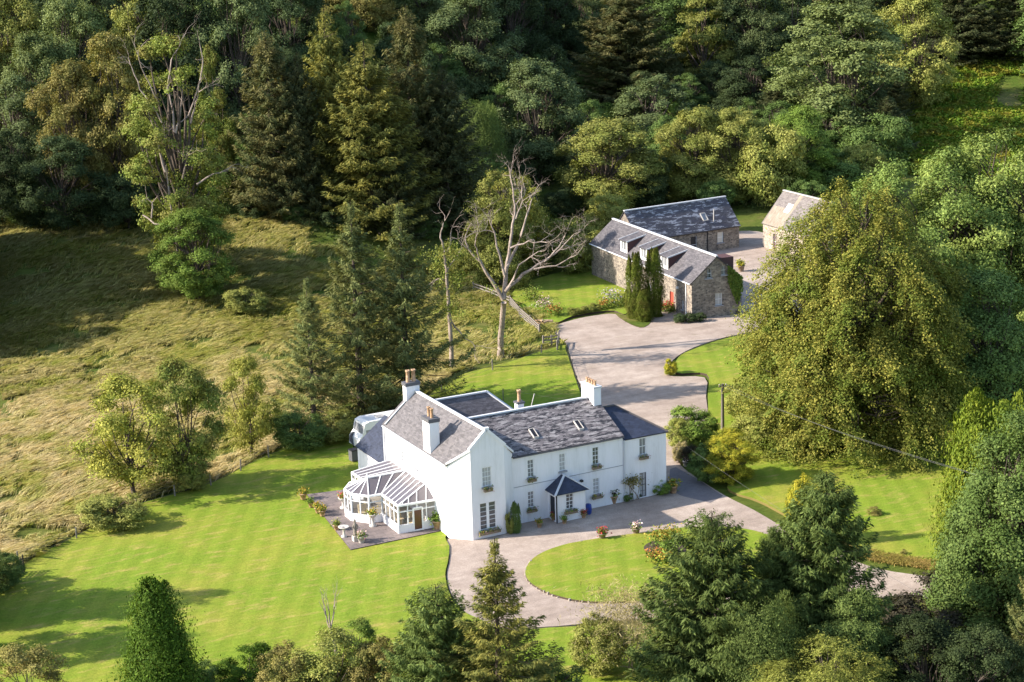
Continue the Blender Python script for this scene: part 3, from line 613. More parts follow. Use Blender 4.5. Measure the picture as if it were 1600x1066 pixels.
# --- rear range with a hipped end
mb = MB(); ry, rz_ = 11.6, 7.78
mb.roof([(2.0, 9.4, 5.75), (9.4, 9.4, 5.75), (7.2, ry, rz_), (2.0, ry, rz_)], 0.10); mb.roof([(9.4, 9.4, 5.75), (9.4, 13.8, 5.75), (7.2, ry, rz_)], 0.10)
mb.roof([(9.4, 13.8, 5.75), (2.0, 13.8, 5.75), (2.0, ry, rz_), (7.2, ry, rz_)], 0.10); mb.build('roof', M_slate_rear, house, True)
rg = MB(); rg.bar((2.0, ry, rz_+0.05), (7.2, ry, rz_+0.05), 0.24, 0.12); rg.bar((7.2, ry, rz_+0.05), (9.4, 9.4, 5.8), 0.24, 0.12); rg.bar((7.2, ry, rz_+0.05), (9.4, 13.8, 5.8), 0.24, 0.12); rg.build('ridge_tiles', M_ridge, house, True)
mb = MB()
for a, b_ in (((4.3, 9.95), (9.2, 9.95)), ((9.2, 9.95), (9.2, 13.6)), ((9.2, 13.6), (1.5, 13.6))): mb.face([(*a, 0), (*b_, 0), (*b_, 5.72), (*a, 5.72)])
mb.build('wall', M_white, house, True)
# --- east extension with a hipped blue slate roof
EX1, EZ2 = 18.16, 5.27
EH = [(15.64-MX1, 3.64, 16.27-MX1, 5.02)]; ED = (15.62-MX1, 0.06, 16.26-MX1, 2.12)
mb = MB(); mb.wall((MX1+0.002, CC+0.02, 0), (1, 0, 0), EX1-MX1, EZ2, EH+[ED], 0.12, (0, 1, 0))
mb.face([(EX1, CC+0.02, 0), (EX1, 8.2, 0), (EX1, 8.2, EZ2), (EX1, CC+0.02, EZ2)]); mb.face([(EX1, 8.2, 0), (MX1, 8.2, 0), (MX1, 8.2, EZ2), (EX1, 8.2, EZ2)]); mb.build('wall', M_white, house, True)
window_unit(house, (MX1, CC+0.02, 0), (1, 0, 0), (0, 1, 0), *EH[0], 2, 2, 0.12)
d_o = window_unit(house, (MX1, CC+0.02, 0), (1, 0, 0), (0, 1, 0), *ED, 2, 4, 0.12, sill=False, fm=M_lead, name='door')
mb = MB(); AX, AY, AZ = 15.35, 4.75, 7.02
z2 = EZ2-0.05
mb.roof([(MX1+0.07, CC-0.12, z2), (EX1+0.12, CC-0.12, z2), (AX, AY, AZ), (MX1+0.07, AY, AZ)], 0.1); mb.roof([(EX1+0.12, CC-0.12, z2), (EX1+0.12, 8.3, z2), (AX, AY, AZ)], 0.1)
mb.roof([(EX1+0.12, 8.3, z2), (MX1+0.07, 8.3, z2), (MX1+0.07, AY, AZ), (AX, AY, AZ)], 0.1); mb.build('roof', M_slate_blue, house, True)
rg = MB(); rg.bar((MX1+0.1, AY, AZ+0.03), (AX, AY, AZ+0.03), 0.2, 0.1); rg.bar((AX, AY, AZ+0.03), (EX1+0.1, CC-0.1, z2+0.04), 0.14, 0.08); rg.bar((AX, AY, AZ+0.03), (EX1+0.1, 8.28, z2+0.04), 0.14, 0.08); rg.build('ridge_tiles', M_slate_main, house, True)
dp = MB(); dp.bar((MX1+0.12, CC-0.07, 0), (MX1+0.12, CC-0.07, EZ2-0.1), 0.09); dp.build('downpipe', M_ridge, house, True)
lp = MB(); lp.box((10.1, CC-0.25, 2.45), (10.3, CC, 2.6)); lp.build('wall_lamp', M_black, house, True)
# --- entrance porch
px0, px1, py0 = 7.23, 9.78, -0.10
mb = MB(); PH = (8.05-px0, 0.95, 8.72-px0, 2.2)
mb.wall((px0, py0, 0), (1, 0, 0), px1-px0, 2.36, [PH], 0.12, (0, 1, 0)); mb.face([(px1, py0, 0), (px1, CC, 0), (px1, CC, 2.36), (px1, py0, 2.36)])
DO = (0.25, 0.02, 1.1, 2.0)
mb.wall((px0, CC, 0), (0, -1, 0), CC-py0, 2.36, [DO], 0.12, (1, 0, 0)); pw = mb.build('porch', M_white, house, True)
window_unit(house, (px0, py0, 0), (1, 0, 0), (0, 1, 0), *PH, 2, 4, 0.12)
mb = MB(); mb.face([(px0+0.08, CC-0.25, 0.02), (px0+0.08, CC-1.1, 0.02), (px0+0.08, CC-1.1, 2.0), (px0+0.08, CC-0.25, 2.0)]); mb.build('door', M_black, house, True)
mb = MB(); A = (8.52, 0.95, 3.42); e1 = (px0-0.28, py0-0.28, 2.36); e2 = (px1+0.28, py0-0.28, 2.36); bk = CC-0.01
mb.roof([e1, e2, A], 0.07); mb.roof([(px0-0.28, bk, 2.36), e1, A, (A[0], bk, A[2])], 0.07); mb.roof([e2, (px1+0.28, bk, 2.36), (A[0], bk, A[2]), A], 0.07)
pr_ = link('porch_roof', mb.mesh('porch_roof'), M_slate_blue, pw)
rg = MB(); rg.bar(e1, A, 0.16, 0.08); rg.bar(e2, A, 0.16, 0.08); rg.bar(A, (A[0], bk, A[2]), 0.16, 0.08); link('ridge_tiles', rg.mesh('ridge_tiles'), M_ridge, pw)
dp = MB(); dp.bar((px0-0.05, py0-0.05, 0), (px0-0.05, py0-0.05, 2.3), 0.08); link('downpipe', dp.mesh('downpipe'), M_black, pw)
# --- low rear outbuilding on the north-west corner
mb = MB(); bx0, by0, by1 = -1.42, 13.50, 19.4
mb.face([(bx0, by1, 0), (bx0, by0, 0), (bx0, by0, 2.5), (bx0, by1, 2.5)]); mb.face([(5.0, by1, 0), (bx0, by1, 0), (bx0, by1, 2.5), (1.3, by1, 4.6), (5.0, by1, 2.5)]); mb.face([(bx0, by0, 0), (WX0, by0, 0), (WX0, by0, 2.5), (bx0, by0, 2.5)])
ob = mb.build('outbuilding', M_white, house, True)
mb = MB(); mb.roof([(bx0-0.15, by1+0.2, 2.42), (bx0-0.15, by0-0.05, 2.42), (1.3, by0-0.0, 4.7), (1.3, by1+0.2, 4.7)], 0.08); mb.roof([(5.1, by0, 2.42), (5.1, by1+0.2, 2.42), (1.3, by1+0.2, 4.7), (1.3, by0, 4.7)], 0.08)
link('roof', mb.mesh('roof'), M_slate_blue, ob)
# --- aerial on the rear slope
mb = MB(); mb.bar((8.9, 7.2, 6.9), (9.35, 7.2, 8.35), 0.05); mb.build('aerial_pole', M_stonegrey, house, True)

# ------------------------------------------------------------------ the conservatory
cons = thing('conservatory', 'white framed glass conservatory with a faceted bay against the white house', 'conservatory', (-4.0, 8.7, 0.16))
LX, LY0, LY1, EZc, TZ = -4.38, 3.95, 13.3, 2.42, 3.25
BAY = [(LX, 7.15), (-5.45, 7.2), (-6.42, 8.45), (-6.45, 9.75), (-5.5, 11.0), (LX, 11.05)]
FOOT = [(WX0, 3.75), (LX, LY0)]+BAY+[(LX, LY1), (WX0, 13.3)]
dw = MB(); fr = MB(); gl = MB(); inner = MB()
for k in range(len(FOOT)-1):
    a = Vector((*FOOT[k], 0)); b_ = Vector((*FOOT[k+1], 0)); d = b_-a; n_ = max(1, round(d.length/0.85))
    nin = Vector((-d.y, d.x, 0)).normalized()          # outward or inward is all one for thin walls
    door = (k == 0)
    if not door: dw.bar(a+Vector((0, 0, 0.4)), b_+Vector((0, 0, 0.4)), 0.14, 0.8)
    else:
        e_ = a+d*0.10; f_ = a+d*0.36; g_ = a+d*0.62
        dw.bar(a+Vector((0, 0, 0.4)), f_+Vector((0, 0, 0.4)), 0.14, 0.8); dw2 = MB(); dw2.bar(g_+Vector((0, 0, 0.4)), b_+Vector((0, 0, 0.4)), 0.14, 0.8)
    fr.bar(a+Vector((0, 0, EZc-0.05)), b_+Vector((0, 0, EZc-0.05)), 0.16, 0.12); fr.bar(a+Vector((0, 0, 1.86)), b_+Vector((0, 0, 1.86)), 0.10, 0.07)
    for j in range(n_+(1 if k == len(FOOT)-2 else 0)):
        q = a+d*(j/n_); fr.bar(q+Vector((0, 0, 0.0 if j in (0, n_) else 0.8)), q+Vector((0, 0, EZc)), 0.12 if j in (0, n_) else 0.08)
    gl.face([a+Vector((0, 0, 0.1 if door else 0.8)), b_+Vector((0, 0, 0.1 if door else 0.8)), b_+Vector((0, 0, EZc)), a+Vector((0, 0, EZc))])
FIN = (-4.75, 9.1, 3.22); 
lean = [((WX0, 5.6, TZ), (WX0, 12.0, TZ))]
rgl = MB(); rfr = MB()
EDGES = set()
def slope(poly, bars, w=0.06):
    rgl.face(poly); P = [Vector(p) for p in poly]
    for k in range(len(P)):
        a_, b_ = P[k], P[(k+1) % len(P)]; key = tuple(sorted((tuple(round(v, 2) for v in a_), tuple(round(v, 2) for v in b_))))
        if key not in EDGES: EDGES.add(key); rfr.bar(a_, b_, 0.085, 0.08)
    for p, q in bars: rfr.bar(p, q, w, 0.08)
def lerp(p, q, t): return tuple(np.array(p)*(1-t)+np.array(q)*t)
V1 = (WX0+0.02, 9.1, TZ)                              # bay ridge meets the wall
c1 = (LX, LY0, EZc); c2 = (LX, 7.15, EZc); h1 = (WX0, 5.4, TZ)
slope([c1, c2, V1, h1], [(lerp(c1, c2, t), lerp(h1, V1, t)) for t in (0.2, 0.4, 0.6, 0.8)])
w1_ = (WX0, 3.75, EZc)
slope([w1_, c1, h1], [(lerp(w1_, c1, t), lerp(w1_, h1, 1-(t-0.0)) if False else lerp(h1, c1, max(0, t*1.0-0.25)/0.75 if t > 0.25 else 0)) for t in (0.25, 0.5, 0.72, 0.88)])
B_ = [(*p, EZc) for p in BAY]
slope([B_[0], B_[1], FIN, V1], [(lerp(B_[0], B_[1], 0.5), lerp(V1, FIN, 0.66)), (lerp(B_[0], B_[1], 0.0), lerp(V1, FIN, 0.33))])
for p, q in ((1, 2), (2, 3), (3, 4)): slope([B_[p], B_[q], FIN], [(lerp(B_[p], B_[q], 0.5), FIN)], 0.06)
slope([B_[4], B_[5], V1, FIN], [(lerp(B_[4], B_[5], 0.5), lerp(FIN, V1, 0.33))])
d1 = (LX, LY1, EZc); d2 = (WX0, 12.2, TZ); d3 = (WX0, 13.3, EZc)
slope([B_[5], d1, d2, V1], [(lerp(B_[5], d1, t), lerp(V1, d2, t)) for t in (0.25, 0.5, 0.75)])
slope([d1, d3, d2], [(lerp(d1, d3, 0.5), d2)])
rfr.bar(V1, FIN, 0.16, 0.14); rfr.bar(FIN, (FIN[0], FIN[1], FIN[2]+0.35), 0.08)
rfr.bar((WX0-0.05, 5.4, TZ+0.03), (WX0-0.05, 12.2, TZ+0.03), 0.14, 0.16)
dw.build('dwarf_wall', M_white, cons, True); dw2.build('dwarf_wall', M_white, cons, True); fr.build('frame', M_trim, cons, True); rfr.build('roof_bars', M_trim, cons, True)
M_clear = bpy.data.materials.new('clear_glazing'); M_clear.use_nodes = True; n, l, b = nt(M_clear)
tb = n.new('ShaderNodeBsdfTransparent'); tb.inputs[0].default_value = (0.85, 0.86, 0.87, 1); ms = n.new('ShaderNodeMixShader'); ms.inputs[0].default_value = 0.86
b.inputs['Base Color'].default_value = (0.40, 0.38, 0.36, 1); b.inputs['Roughness'].default_value = 0.25
l.new(b.outputs[0], ms.inputs[1]); l.new(tb.outputs[0], ms.inputs[2]); l.new(ms.outputs[0], n['Material Output'].inputs[0])
gl.build('side_glazing', M_clear, cons, True); rgl.build('roof_glazing', M_roofglass, cons, True)
a = Vector((*FOOT[0], 0)); b_ = Vector((*FOOT[1], 0)); d = b_-a
mb = MB(); p = a+d*0.37+Vector((0, -0.05, 0)); q = a+d*0.61+Vector((0, -0.05, 0))
mb.bar(p, p+Vector((0, 0, 2.0)), 0.11); mb.bar(q, q+Vector((0, 0, 2.0)), 0.11); mb.bar(p+Vector((0, 0, 2.0)), q+Vector((0, 0, 2.0)), 0.11); mb.bar(p+Vector((0, 0, 0.15)), q+Vector((0, 0, 0.15)), 0.1, 0.22)
dr = mb.build('door', M_trim, cons, True); mb = MB(); mb.face([p+Vector((0, -0.0, 0.2)), q+Vector((0, 0, 0.2)), q+Vector((0, 0, 2)), p+Vector((0, 0, 2))]); link('pane', mb.mesh('pane'), mat('brown_tinted_pane', (0.12, 0.06, 0.035), 0.15, 0.5), dr)


mb = MB(); mb.face([(*q, 0.2) for q in FOOT]); mb.build('floor', mat('cream_floor_tiles', (0.5, 0.45, 0.38), 0.7), cons, True)
for i_, (x, y, z_) in enumerate(((-2.6, 5.0, 0.2), (-3.6, 5.9, 0.2), (-5.3, 8.8, 0.2), (-2.4, 9.5, 0.2))):
    mb = MB(); mb.box((x-0.35, y-0.35, z_), (x+0.35, y+0.35, z_+0.42)); mb.box((x-0.35, y+0.22, z_+0.42), (x+0.35, y+0.35, z_+0.95)); mb.build('armchair', mat('cream_cushion', (0.62, 0.5, 0.3), 0.9), cons, True)
# ================================================================== STONE COTTAGE AND BARNS (local x along the ridge, front wall at y = 0 facing -y, near gable at x = length)
def gabled(root, Lh, Wd, he, hr, m, front, gable_low, gable_up):
    mb = MB(); mb.wall((0, 0, 0), (1, 0, 0), Lh, he, front, 0.2, (0, 1, 0))
    mb.wall((Lh, 0, 0), (0, 1, 0), Wd, he, gable_low, 0.2, (-1, 0, 0))
    if gable_up:
        z1 = max(g[3] for g in gable_up)+0.15; k = (z1-he)/(hr-he)*Wd/2
        mb.wall((Lh, k, he), (0, 1, 0), Wd-2*k, z1-he, [(a-k, c-he, b_-k, d-he) for a, c, b_, d in gable_up], 0.2, (-1, 0, 0))
        mb.face([(Lh, 0, he), (Lh, k, he), (Lh, k, z1)]); mb.face([(Lh, Wd, he), (Lh, Wd-k, z1), (Lh, Wd-k, he)]); mb.face([(Lh, k, z1), (Lh, Wd-k, z1), (Lh, Wd/2, hr)])
    else: mb.face([(Lh, 0, he), (Lh, Wd, he), (Lh, Wd/2, hr)])
    mb.face([(0, Wd, 0), (0, 0, 0), (0, 0, he), (0, Wd/2, hr), (0, Wd, he)]); mb.face([(Lh, Wd, 0), (0, Wd, 0), (0, Wd, he), (Lh, Wd, he)])
    return mb.build('wall', m, root)
def gable_roof(root, Lh, Wd, he, hr, m, ov=0.12, eo=0.22, th=0.1, ridge=M_ridge):
    s = (hr-he)/(Wd/2); mb = MB()
    mb.roof([(-ov, -eo, he-eo*s+0.05), (Lh+ov, -eo, he-eo*s+0.05), (Lh+ov, Wd/2, hr+0.05), (-ov, Wd/2, hr+0.05)], th)
    mb.roof([(Lh+ov, Wd+eo, he-eo*s+0.05), (-ov, Wd+eo, he-eo*s+0.05), (-ov, Wd/2, hr+0.05), (Lh+ov, Wd/2, hr+0.05)], th)
    r = mb.build('roof', m, root)
    if ridge: rg = MB(); rg.bar((-ov, Wd/2, hr+0.1), (Lh+ov, Wd/2, hr+0.1), 0.3, 0.14); link('ridge_tiles', rg.mesh('ridge_tiles'), ridge, r)
    return r
def win_local(root, o, u, inn, hole, cols=2, rows=2, deep=0.2, **k):
    f = window_unit(root, o, u, inn, *hole, cols, rows, deep, **k); f.location = (0, 0, 0); return f
def box_part(name, root, lo, hi, m):
    mb = MB(); mb.box(lo, hi); return link(name, mb.mesh(name), m, root)
CL, CW, CE, CR = 28.0, 6.36, 4.42, 7.10; cr = 1.472
cot = thing('stone_cottage', 'long grey rubble stone cottage with three roof dormers and a red door', 'cottage', (52.575+CL*math.cos(cr), 49.902+CL*math.sin(cr), 0.0), cr+math.pi)
cdoor = (CL-5.6, 0.05, CL-4.6, 2.3); cfw = [(CL-2.6, 0.7, CL-1.9, 1.8), (CL-17.5, 0.9, CL-16.6, 2.2), (CL-11.5, 0.9, CL-10.6, 2.2)]
cgl = [(3.05, 1.3, 4.0, 2.75)]; cgu = [(1.75, 4.65, 2.6, 5.75), (3.85, 4.85, 4.7, 5.95)]
gabled(cot, CL, CW, CE, CR, M_stone, [cdoor]+cfw, cgl, cgu); gable_roof(cot, CL, CW, CE, CR, M_slate_cot)
for h in cfw: win_local(cot, (0, 0, 0), (1, 0, 0), (0, 1, 0), h)
for h in cgl+cgu: win_local(cot, (CL, 0, 0), (0, 1, 0), (-1, 0, 0), h)
dd = win_local(cot, (0, 0, 0), (1, 0, 0), (0, 1, 0), cdoor, 1, 1, 0.15, sill=False, fm=M_reddoor, name='door', glass=M_reddoor)
mb = MB(); mb.bar((0, -0.28, CE-0.22), (CL, -0.28, CE-0.22), 0.12, 0.10); link('gutter', mb.mesh('gutter'), M_trim, cot)
mb = MB(); mb.bar((CL-1.35, -0.07, 0), (CL-1.35, -0.07, CE-0.2), 0.09); link('downpipe', mb.mesh('downpipe'), M_trim, cot)
sc_ = (CR-CE)/(CW/2)
def dormer(x0, wd, y0, zt, yb, root, fr_m, ws):
    """box dormer with a sloping slate lid; window facing the front"""
    z0 = CE+sc_*y0; zb = CE+sc_*yb; mb = MB()
    for x_ in (x0, x0+wd): mb.face([(x_, y0, z0), (x_, y0, zt), (x_, yb, zb)])
    mb.face([(x0, y0+0.12, z0), (x0+wd, y0+0.12, z0), (x0+wd, y0+0.12, zt), (x0, y0+0.12, zt)])
    d_o = link('dormer', mb.mesh('dormer'), M_maroon, root)
    mb = MB(); h = (0.25, 0.30, wd-0.25, zt-z0-0.12)
    mb.wall((x0, y0, z0), (1, 0, 0), wd, zt-z0, [h], 0.1, (0, 1, 0)); link('front', mb.mesh('front'), fr_m, d_o)
    mb = MB(); mb.box((x0+0.25, y0-0.05, z0+0.30), (x0+wd-0.25, y0+0.02, z0+0.36)); mb.bar((x0+wd/2, y0, z0+0.3), (x0+wd/2, y0, zt-0.1), 0.07); link('window', mb.mesh('window'), M_trim, d_o)
    mb = MB(); mb.face([(x0+0.25, y0+0.07, z0+0.3), (x0+wd-0.25, y0+0.07, z0+0.3), (x0+wd-0.25, y0+0.07, zt-0.12), (x0+0.25, y0+0.07, zt-0.12)]); link('pane', mb.mesh('pane'), M_glass, d_o)
    mb = MB(); mb.roof([(x0-0.12, y0-0.18, zt+0.0), (x0+wd+0.12, y0-0.18, zt+0.0), (x0+wd+0.12, yb+0.15, zb+0.14), (x0-0.12, yb+0.15, zb+0.14)], 0.1); link('lid', mb.mesh('lid'), ws, d_o)
    for x_ in (x0-0.14, x0+wd+0.14): mb = MB(); mb.bar((x_, y0-0.18, zt-0.03), (x_, yb+0.1, zb+0.1), 0.07, 0.16); link('bargeboard', mb.mesh('bargeboard'), M_ridge, d_o)
for x_ in (CL-19.6, CL-14.0, CL-8.4): dormer(x_, 1.9, 0.25, 6.15, 2.75, cot, M_trim, M_slate_cot)
box_part('rear_dormer', cot, (CL-2.6, CW/2+0.3, 5.2), (CL-0.6, CW-0.6, 6.75), M_maroon)
box_part('wall_lamp', cot, (CL-3.6, -0.2, 3.0), (CL-3.35, 0.0, 3.25), M_trim)
# long barn with lichen on its slates
BL, BW, BE, BR, brt = 17.4, 6.37, 3.19, 6.64, 3.228
barn = thing('stone_barn', 'low stone barn behind the cottage under a dark slate roof blotched with pale lichen', 'barn', (81.75+BL*math.cos(brt), 82.255+BL*math.sin(brt), 0.0), brt+math.pi)
bfw = [(BL-3.9, 1.0, BL-2.8, 2.5)]; bdo = [(BL-8.6, 0.05, BL-7.5, 2.5), (BL-13.9, 0.05, BL-12.6, 2.3)]
gabled(barn, BL, BW, BE, BR, M_stone, bfw+bdo, [], []); gable_roof(barn, BL, BW, BE, BR, M_slate_barn)
win_local(barn, (0, 0, 0), (1, 0, 0), (0, 1, 0), bfw[0], 1, 2, glass=M_cream)
for h, gm in zip(bdo, (M_black, M_stonegrey)): win_local(barn, (0, 0, 0), (1, 0, 0), (0, 1, 0), h, 1, 1, 0.2, sill=False, name='door', glass=gm, fm=M_trim if gm is M_black else M_stonegrey)
sb = (BR-BE)/(BW/2); f = lambda y: BE+sb*y+0.06
mb = MB()
for p, q in (((BL-5.6, 0.9), (BL-5.6, 1.7)), ((BL-4.8, 0.9), (BL-4.8, 1.7)), ((BL-5.6, 0.9), (BL-4.8, 0.9)), ((BL-5.6, 1.7), (BL-4.8, 1.7))): mb.bar((p[0], p[1], f(p[1])+0.05), (q[0], q[1], f(q[1])+0.05), 0.13, 0.12)
sk_ = link('skylight', mb.mesh('skylight'), M_stonegrey, barn)
mb = MB(); mb.face([(BL-5.6, 0.9, f(0.9)+0.05), (BL-4.8, 0.9, f(0.9)+0.05), (BL-4.8, 1.7, f(1.7)+0.05), (BL-5.6, 1.7, f(1.7)+0.05)]); link('pane', mb.mesh('pane'), M_glass, sk_)
mb = MB(); mb.tube([(BL-4.0, 0.7, f(0.7)-0.1), (BL-4.0, 0.7, f(0.7)+1.7)], [0.07, 0.07], 8); link('flue_pipe', mb.mesh('flue_pipe'), M_stonegrey, barn)
mb = MB(); mb.bar((BL-5.7, -0.08, 0), (BL-5.7, -0.08, BE), 0.1); link('downpipe', mb.mesh('downpipe'), M_black, barn)
mb = MB(); mb.bar((0, -0.26, BE-0.2), (BL, -0.26, BE-0.2), 0.11, 0.1); link('gutter', mb.mesh('gutter'), M_black, barn)
# sunlit stable
st_ = thing('stable', 'sunlit pale stone stable with weathered brown roof half behind the golden beech', 'barn', (84.454, 80.381, 0.0), -1.634)
SLn, SW, SE, SR = 12.0, 6.73, 3.54, 7.56
sdo = [(2.55, 0.05, 3.45, 2.3)]
gabled(st_, SLn, SW, SE, SR, M_stone2, sdo, [], []); gable_roof(st_, SLn, SW, SE, SR, M_slate_stable, ridge=M_stonegrey)
win_local(st_, (0, 0, 0), (1, 0, 0), (0, 1, 0), sdo[0], 2, 1, 0.2, sill=False, name='door', glass=M_maroon)
ss = (SR-SE)/(SW/2); f = lambda y: SE+ss*y+0.065
M_sheet = mat('pale_roof_sheet', (0.42, 0.36, 0.28), 0.8); n, l, b = nt(M_sheet)
l.new(ramp(n, l, noise(n, l, coords(n, l, 'Object', (3.5, 0.5, 1)), 1.2, 5, 0.7), [(0.3, (0.17, 0.13, 0.095)), (0.5, (0.25, 0.21, 0.16)), (0.7, (0.32, 0.28, 0.235))]), b.inputs['Base Color'])
mb = MB()
def patch(x0, x1, y0, y1, dz): mb.face([(x0, y0, f(y0)+dz), (x1, y0, f(y0)+dz), (x1, y1, f(y1)+dz), (x0, y1, f(y1)+dz)])
patch(0.1, 4.9, -0.2, 1.75, 0.012); patch(4.2, 5.0, 1.75, 3.3, 0.012); link('roof_sheeting', mb.mesh('roof_sheeting'), M_sheet, st_)
mb = MB(); patch(3.0, 4.2, 1.35, 2.25, 0.03); link('rooflight', mb.mesh('rooflight'), M_trim, st_)

# ================================================================== TREES
RNG = np.random.default_rng(5)
def curve(p, q, rng, bend=0.12, k=5, sag=0.0):
    p = np.asarray(p, float); q = np.asarray(q, float); Ld = np.linalg.norm(q-p); o = rng.normal(size=3)*Ld*bend; r = []
    for j in range(k+1):
        t = j/k; r.append(p*(1-t)+q*t+o*math.sin(math.pi*t)+np.array([0, 0, sag*Ld*math.sin(math.pi*t)]))
    return r
def broad(seed, h=16.0, r=6.0, cb=0.18, lobes=16, clumps=260, per=70, leaf=0.36, clr=0.85, lob=0.40, top=0.75, droop=0.0, flat_=0.62, lean=0.0, gaps=0.0, trunks=1, asp=0.62, prof_=None, clen=1.25):
    """broadleaf: lobed crown of leaf clumps round real limbs; returns trunk MB and leaf vertices"""
    rng = np.random.default_rng(seed); z0 = h*cb; zc = (h+z0)/2; rz = (h-z0)/2
    d = sph(rng, lobes*4); 
    sel = [d[0]]
    for q in d[1:]:
        if min(np.linalg.norm(q-s) for s in sel) > 1.55/math.sqrt(lobes)*1.1: sel.append(q)
        if len(sel) >= lobes: break
    d = np.array(sel); prof = np.sqrt(np.clip(1-np.abs(d[:, 2])**2.2, 0.05, 1))
    hr = np.hypot(d[:, 0], d[:, 1])+1e-6
    R_ = lob*min(r, rz*1.1)*rng.uniform(0.75, 1.25, len(d))
    wz = np.where(d[:, 2] > 0, 1-(1-top)*d[:, 2], 1.0)
    Lc = np.stack([d[:, 0]/hr*prof*(r-R_*0.75)*wz, d[:, 1]/hr*prof*(r-R_*0.75)*wz, zc+d[:, 2]*(rz-R_*0.7)], 1)*1.0
    Lc[:, :2] += rng.normal(size=(len(d), 2))*r*0.07; Lc[:, 0] += lean*(Lc[:, 2]/h)
    if prof_ is not None:
        n_l = lobes; tt = np.linspace(0.04, 0.97, n_l)+rng.normal(size=n_l)*0.03; tt = np.clip(tt, 0.03, 0.98); f_ = np.interp(tt, *prof_); wgt = np.interp(np.linspace(0, 1, 200), *prof_)
        cdf = np.cumsum(wgt+0.15); cdf /= cdf[-1]; tt = np.interp((np.arange(n_l)+rng.uniform(0, 1, n_l))/n_l, cdf, np.linspace(0.03, 0.98, 200)); f_ = np.interp(tt, *prof_)
        aa = np.arange(n_l)*2.39996+rng.normal(size=n_l)*0.3; R_ = lob*r*rng.uniform(0.7, 1.2, n_l)*(0.45+0.55*f_); rad_ = np.maximum(r*f_-R_*0.75, 0.05*r)*rng.uniform(0.86, 1.08, n_l)
        Lc = np.c_[np.cos(aa)*rad_, np.sin(aa)*rad_, z0+tt*(h-z0)-R_*0.5*(tt > 0.85)]
    ninner = max(2, lobes//4); Li = np.c_[rng.normal(size=(ninner, 2))*r*0.25, rng.uniform(z0+0.3*rz, h-0.6*rz, ninner)]
    Lc = np.concatenate([Lc, Li]); R_ = np.concatenate([R_, np.full(ninner, lob*r*0.9)])
    w = R_**2; li = rng.choice(len(Lc), size=clumps, p=w/w.sum())
    u = sph(rng, clumps); u[:, 2] = np.where(u[:, 2] < -0.35, -u[:, 2], u[:, 2]); u = unit(u)
    out = Lc[li]-np.array([0, 0, zc]); u = unit(u+0.55*unit(out))
    C = Lc[li]+u*R_[li, None]*rng.uniform(0.55, 1.10, (clumps, 1))**0.8
    if gaps: k = vnoise(C[:, 0]*0.6+seed, C[:, 2]*0.6+C[:, 1]*0.4) > gaps; C = C[k]; u = u[k]
    C[:, 2] = np.maximum(C[:, 2], 0.25); n_ = len(C)
    q = rng.normal(size=(n_, per, 3)); cs = clr*rng.uniform(0.6, 1.3, (n_, 1, 1))
    if droop:
        ax = unit(np.c_[u[:, :2]*1.0, -0.75*droop*np.ones(n_)]+rng.normal(size=(n_, 3))*0.25)[:, None, :]
        pos = C[:, None, :]+ax*(rng.uniform(-0.6, 1.5, (n_, per, 1)))*cs*clen+q*cs*np.array([0.27, 0.27, 0.18])
        nrm = np.repeat(u[:, None, :]*0.6+np.array([0, 0, 0.7]), per, 1)+rng.normal(size=(n_, per, 3))*0.5
        axis = (np.repeat(ax, per, 1)+rng.normal(size=(n_, per, 3))*0.5).reshape(-1, 3)
    else:
        pos = C[:, None, :]+q*cs*np.array([0.62, 0.62, 0.62*flat_]); nrm = u[:, None, :]*0.8+unit(q)*0.35+np.array([0, 0, 0.3])+rng.normal(size=(n_, per, 3))*0.42; axis = None
    V = leaf_quads(pos.reshape(-1, 3), nrm.reshape(-1, 3), leaf*rng.uniform(0.6, 1.3, n_*per), rng, asp, axis)
    tk = MB(); tk.smooth = True
    for k in range(trunks):
        bx = 0 if trunks == 1 else r*0.12*math.cos(k*2.4); by = 0 if trunks == 1 else r*0.12*math.sin(k*2.4)
        rt = max(0.10, h*0.020)/(1 if trunks == 1 else 1.5); top_ = np.array([bx*2.2+lean*0.6, by*2.2, h*0.72]); spine = curve((bx, by, -0.4), top_, rng, 0.03, 7)
        tk.tube(spine, [rt*(1.35 if j == 0 else 1-0.8*j/7) for j in range(8)], 8)
        for m in range(k, len(Lc), trunks):
            t = min(0.95, max(0.22, (Lc[m][2]/h)*0.62)); i = t*7; s0 = np.array(spine[int(i)]); s1 = np.array(spine[min(7, int(i)+1)]); b0 = s0+(s1-s0)*(i-int(i))
            cv = curve(b0, Lc[m], rng, 0.08, 5, 0.06); tk.tube(cv, [rt*0.42*(1-0.75*j/5) for j in range(6)], 5)
            for c in C[li[:n_] == m][:4] if not gaps else []:
                tk.tube(curve(cv[3], c, rng, 0.1, 3), [rt*0.16, rt*0.1, rt*0.07, rt*0.04], 4)
    return tk, V
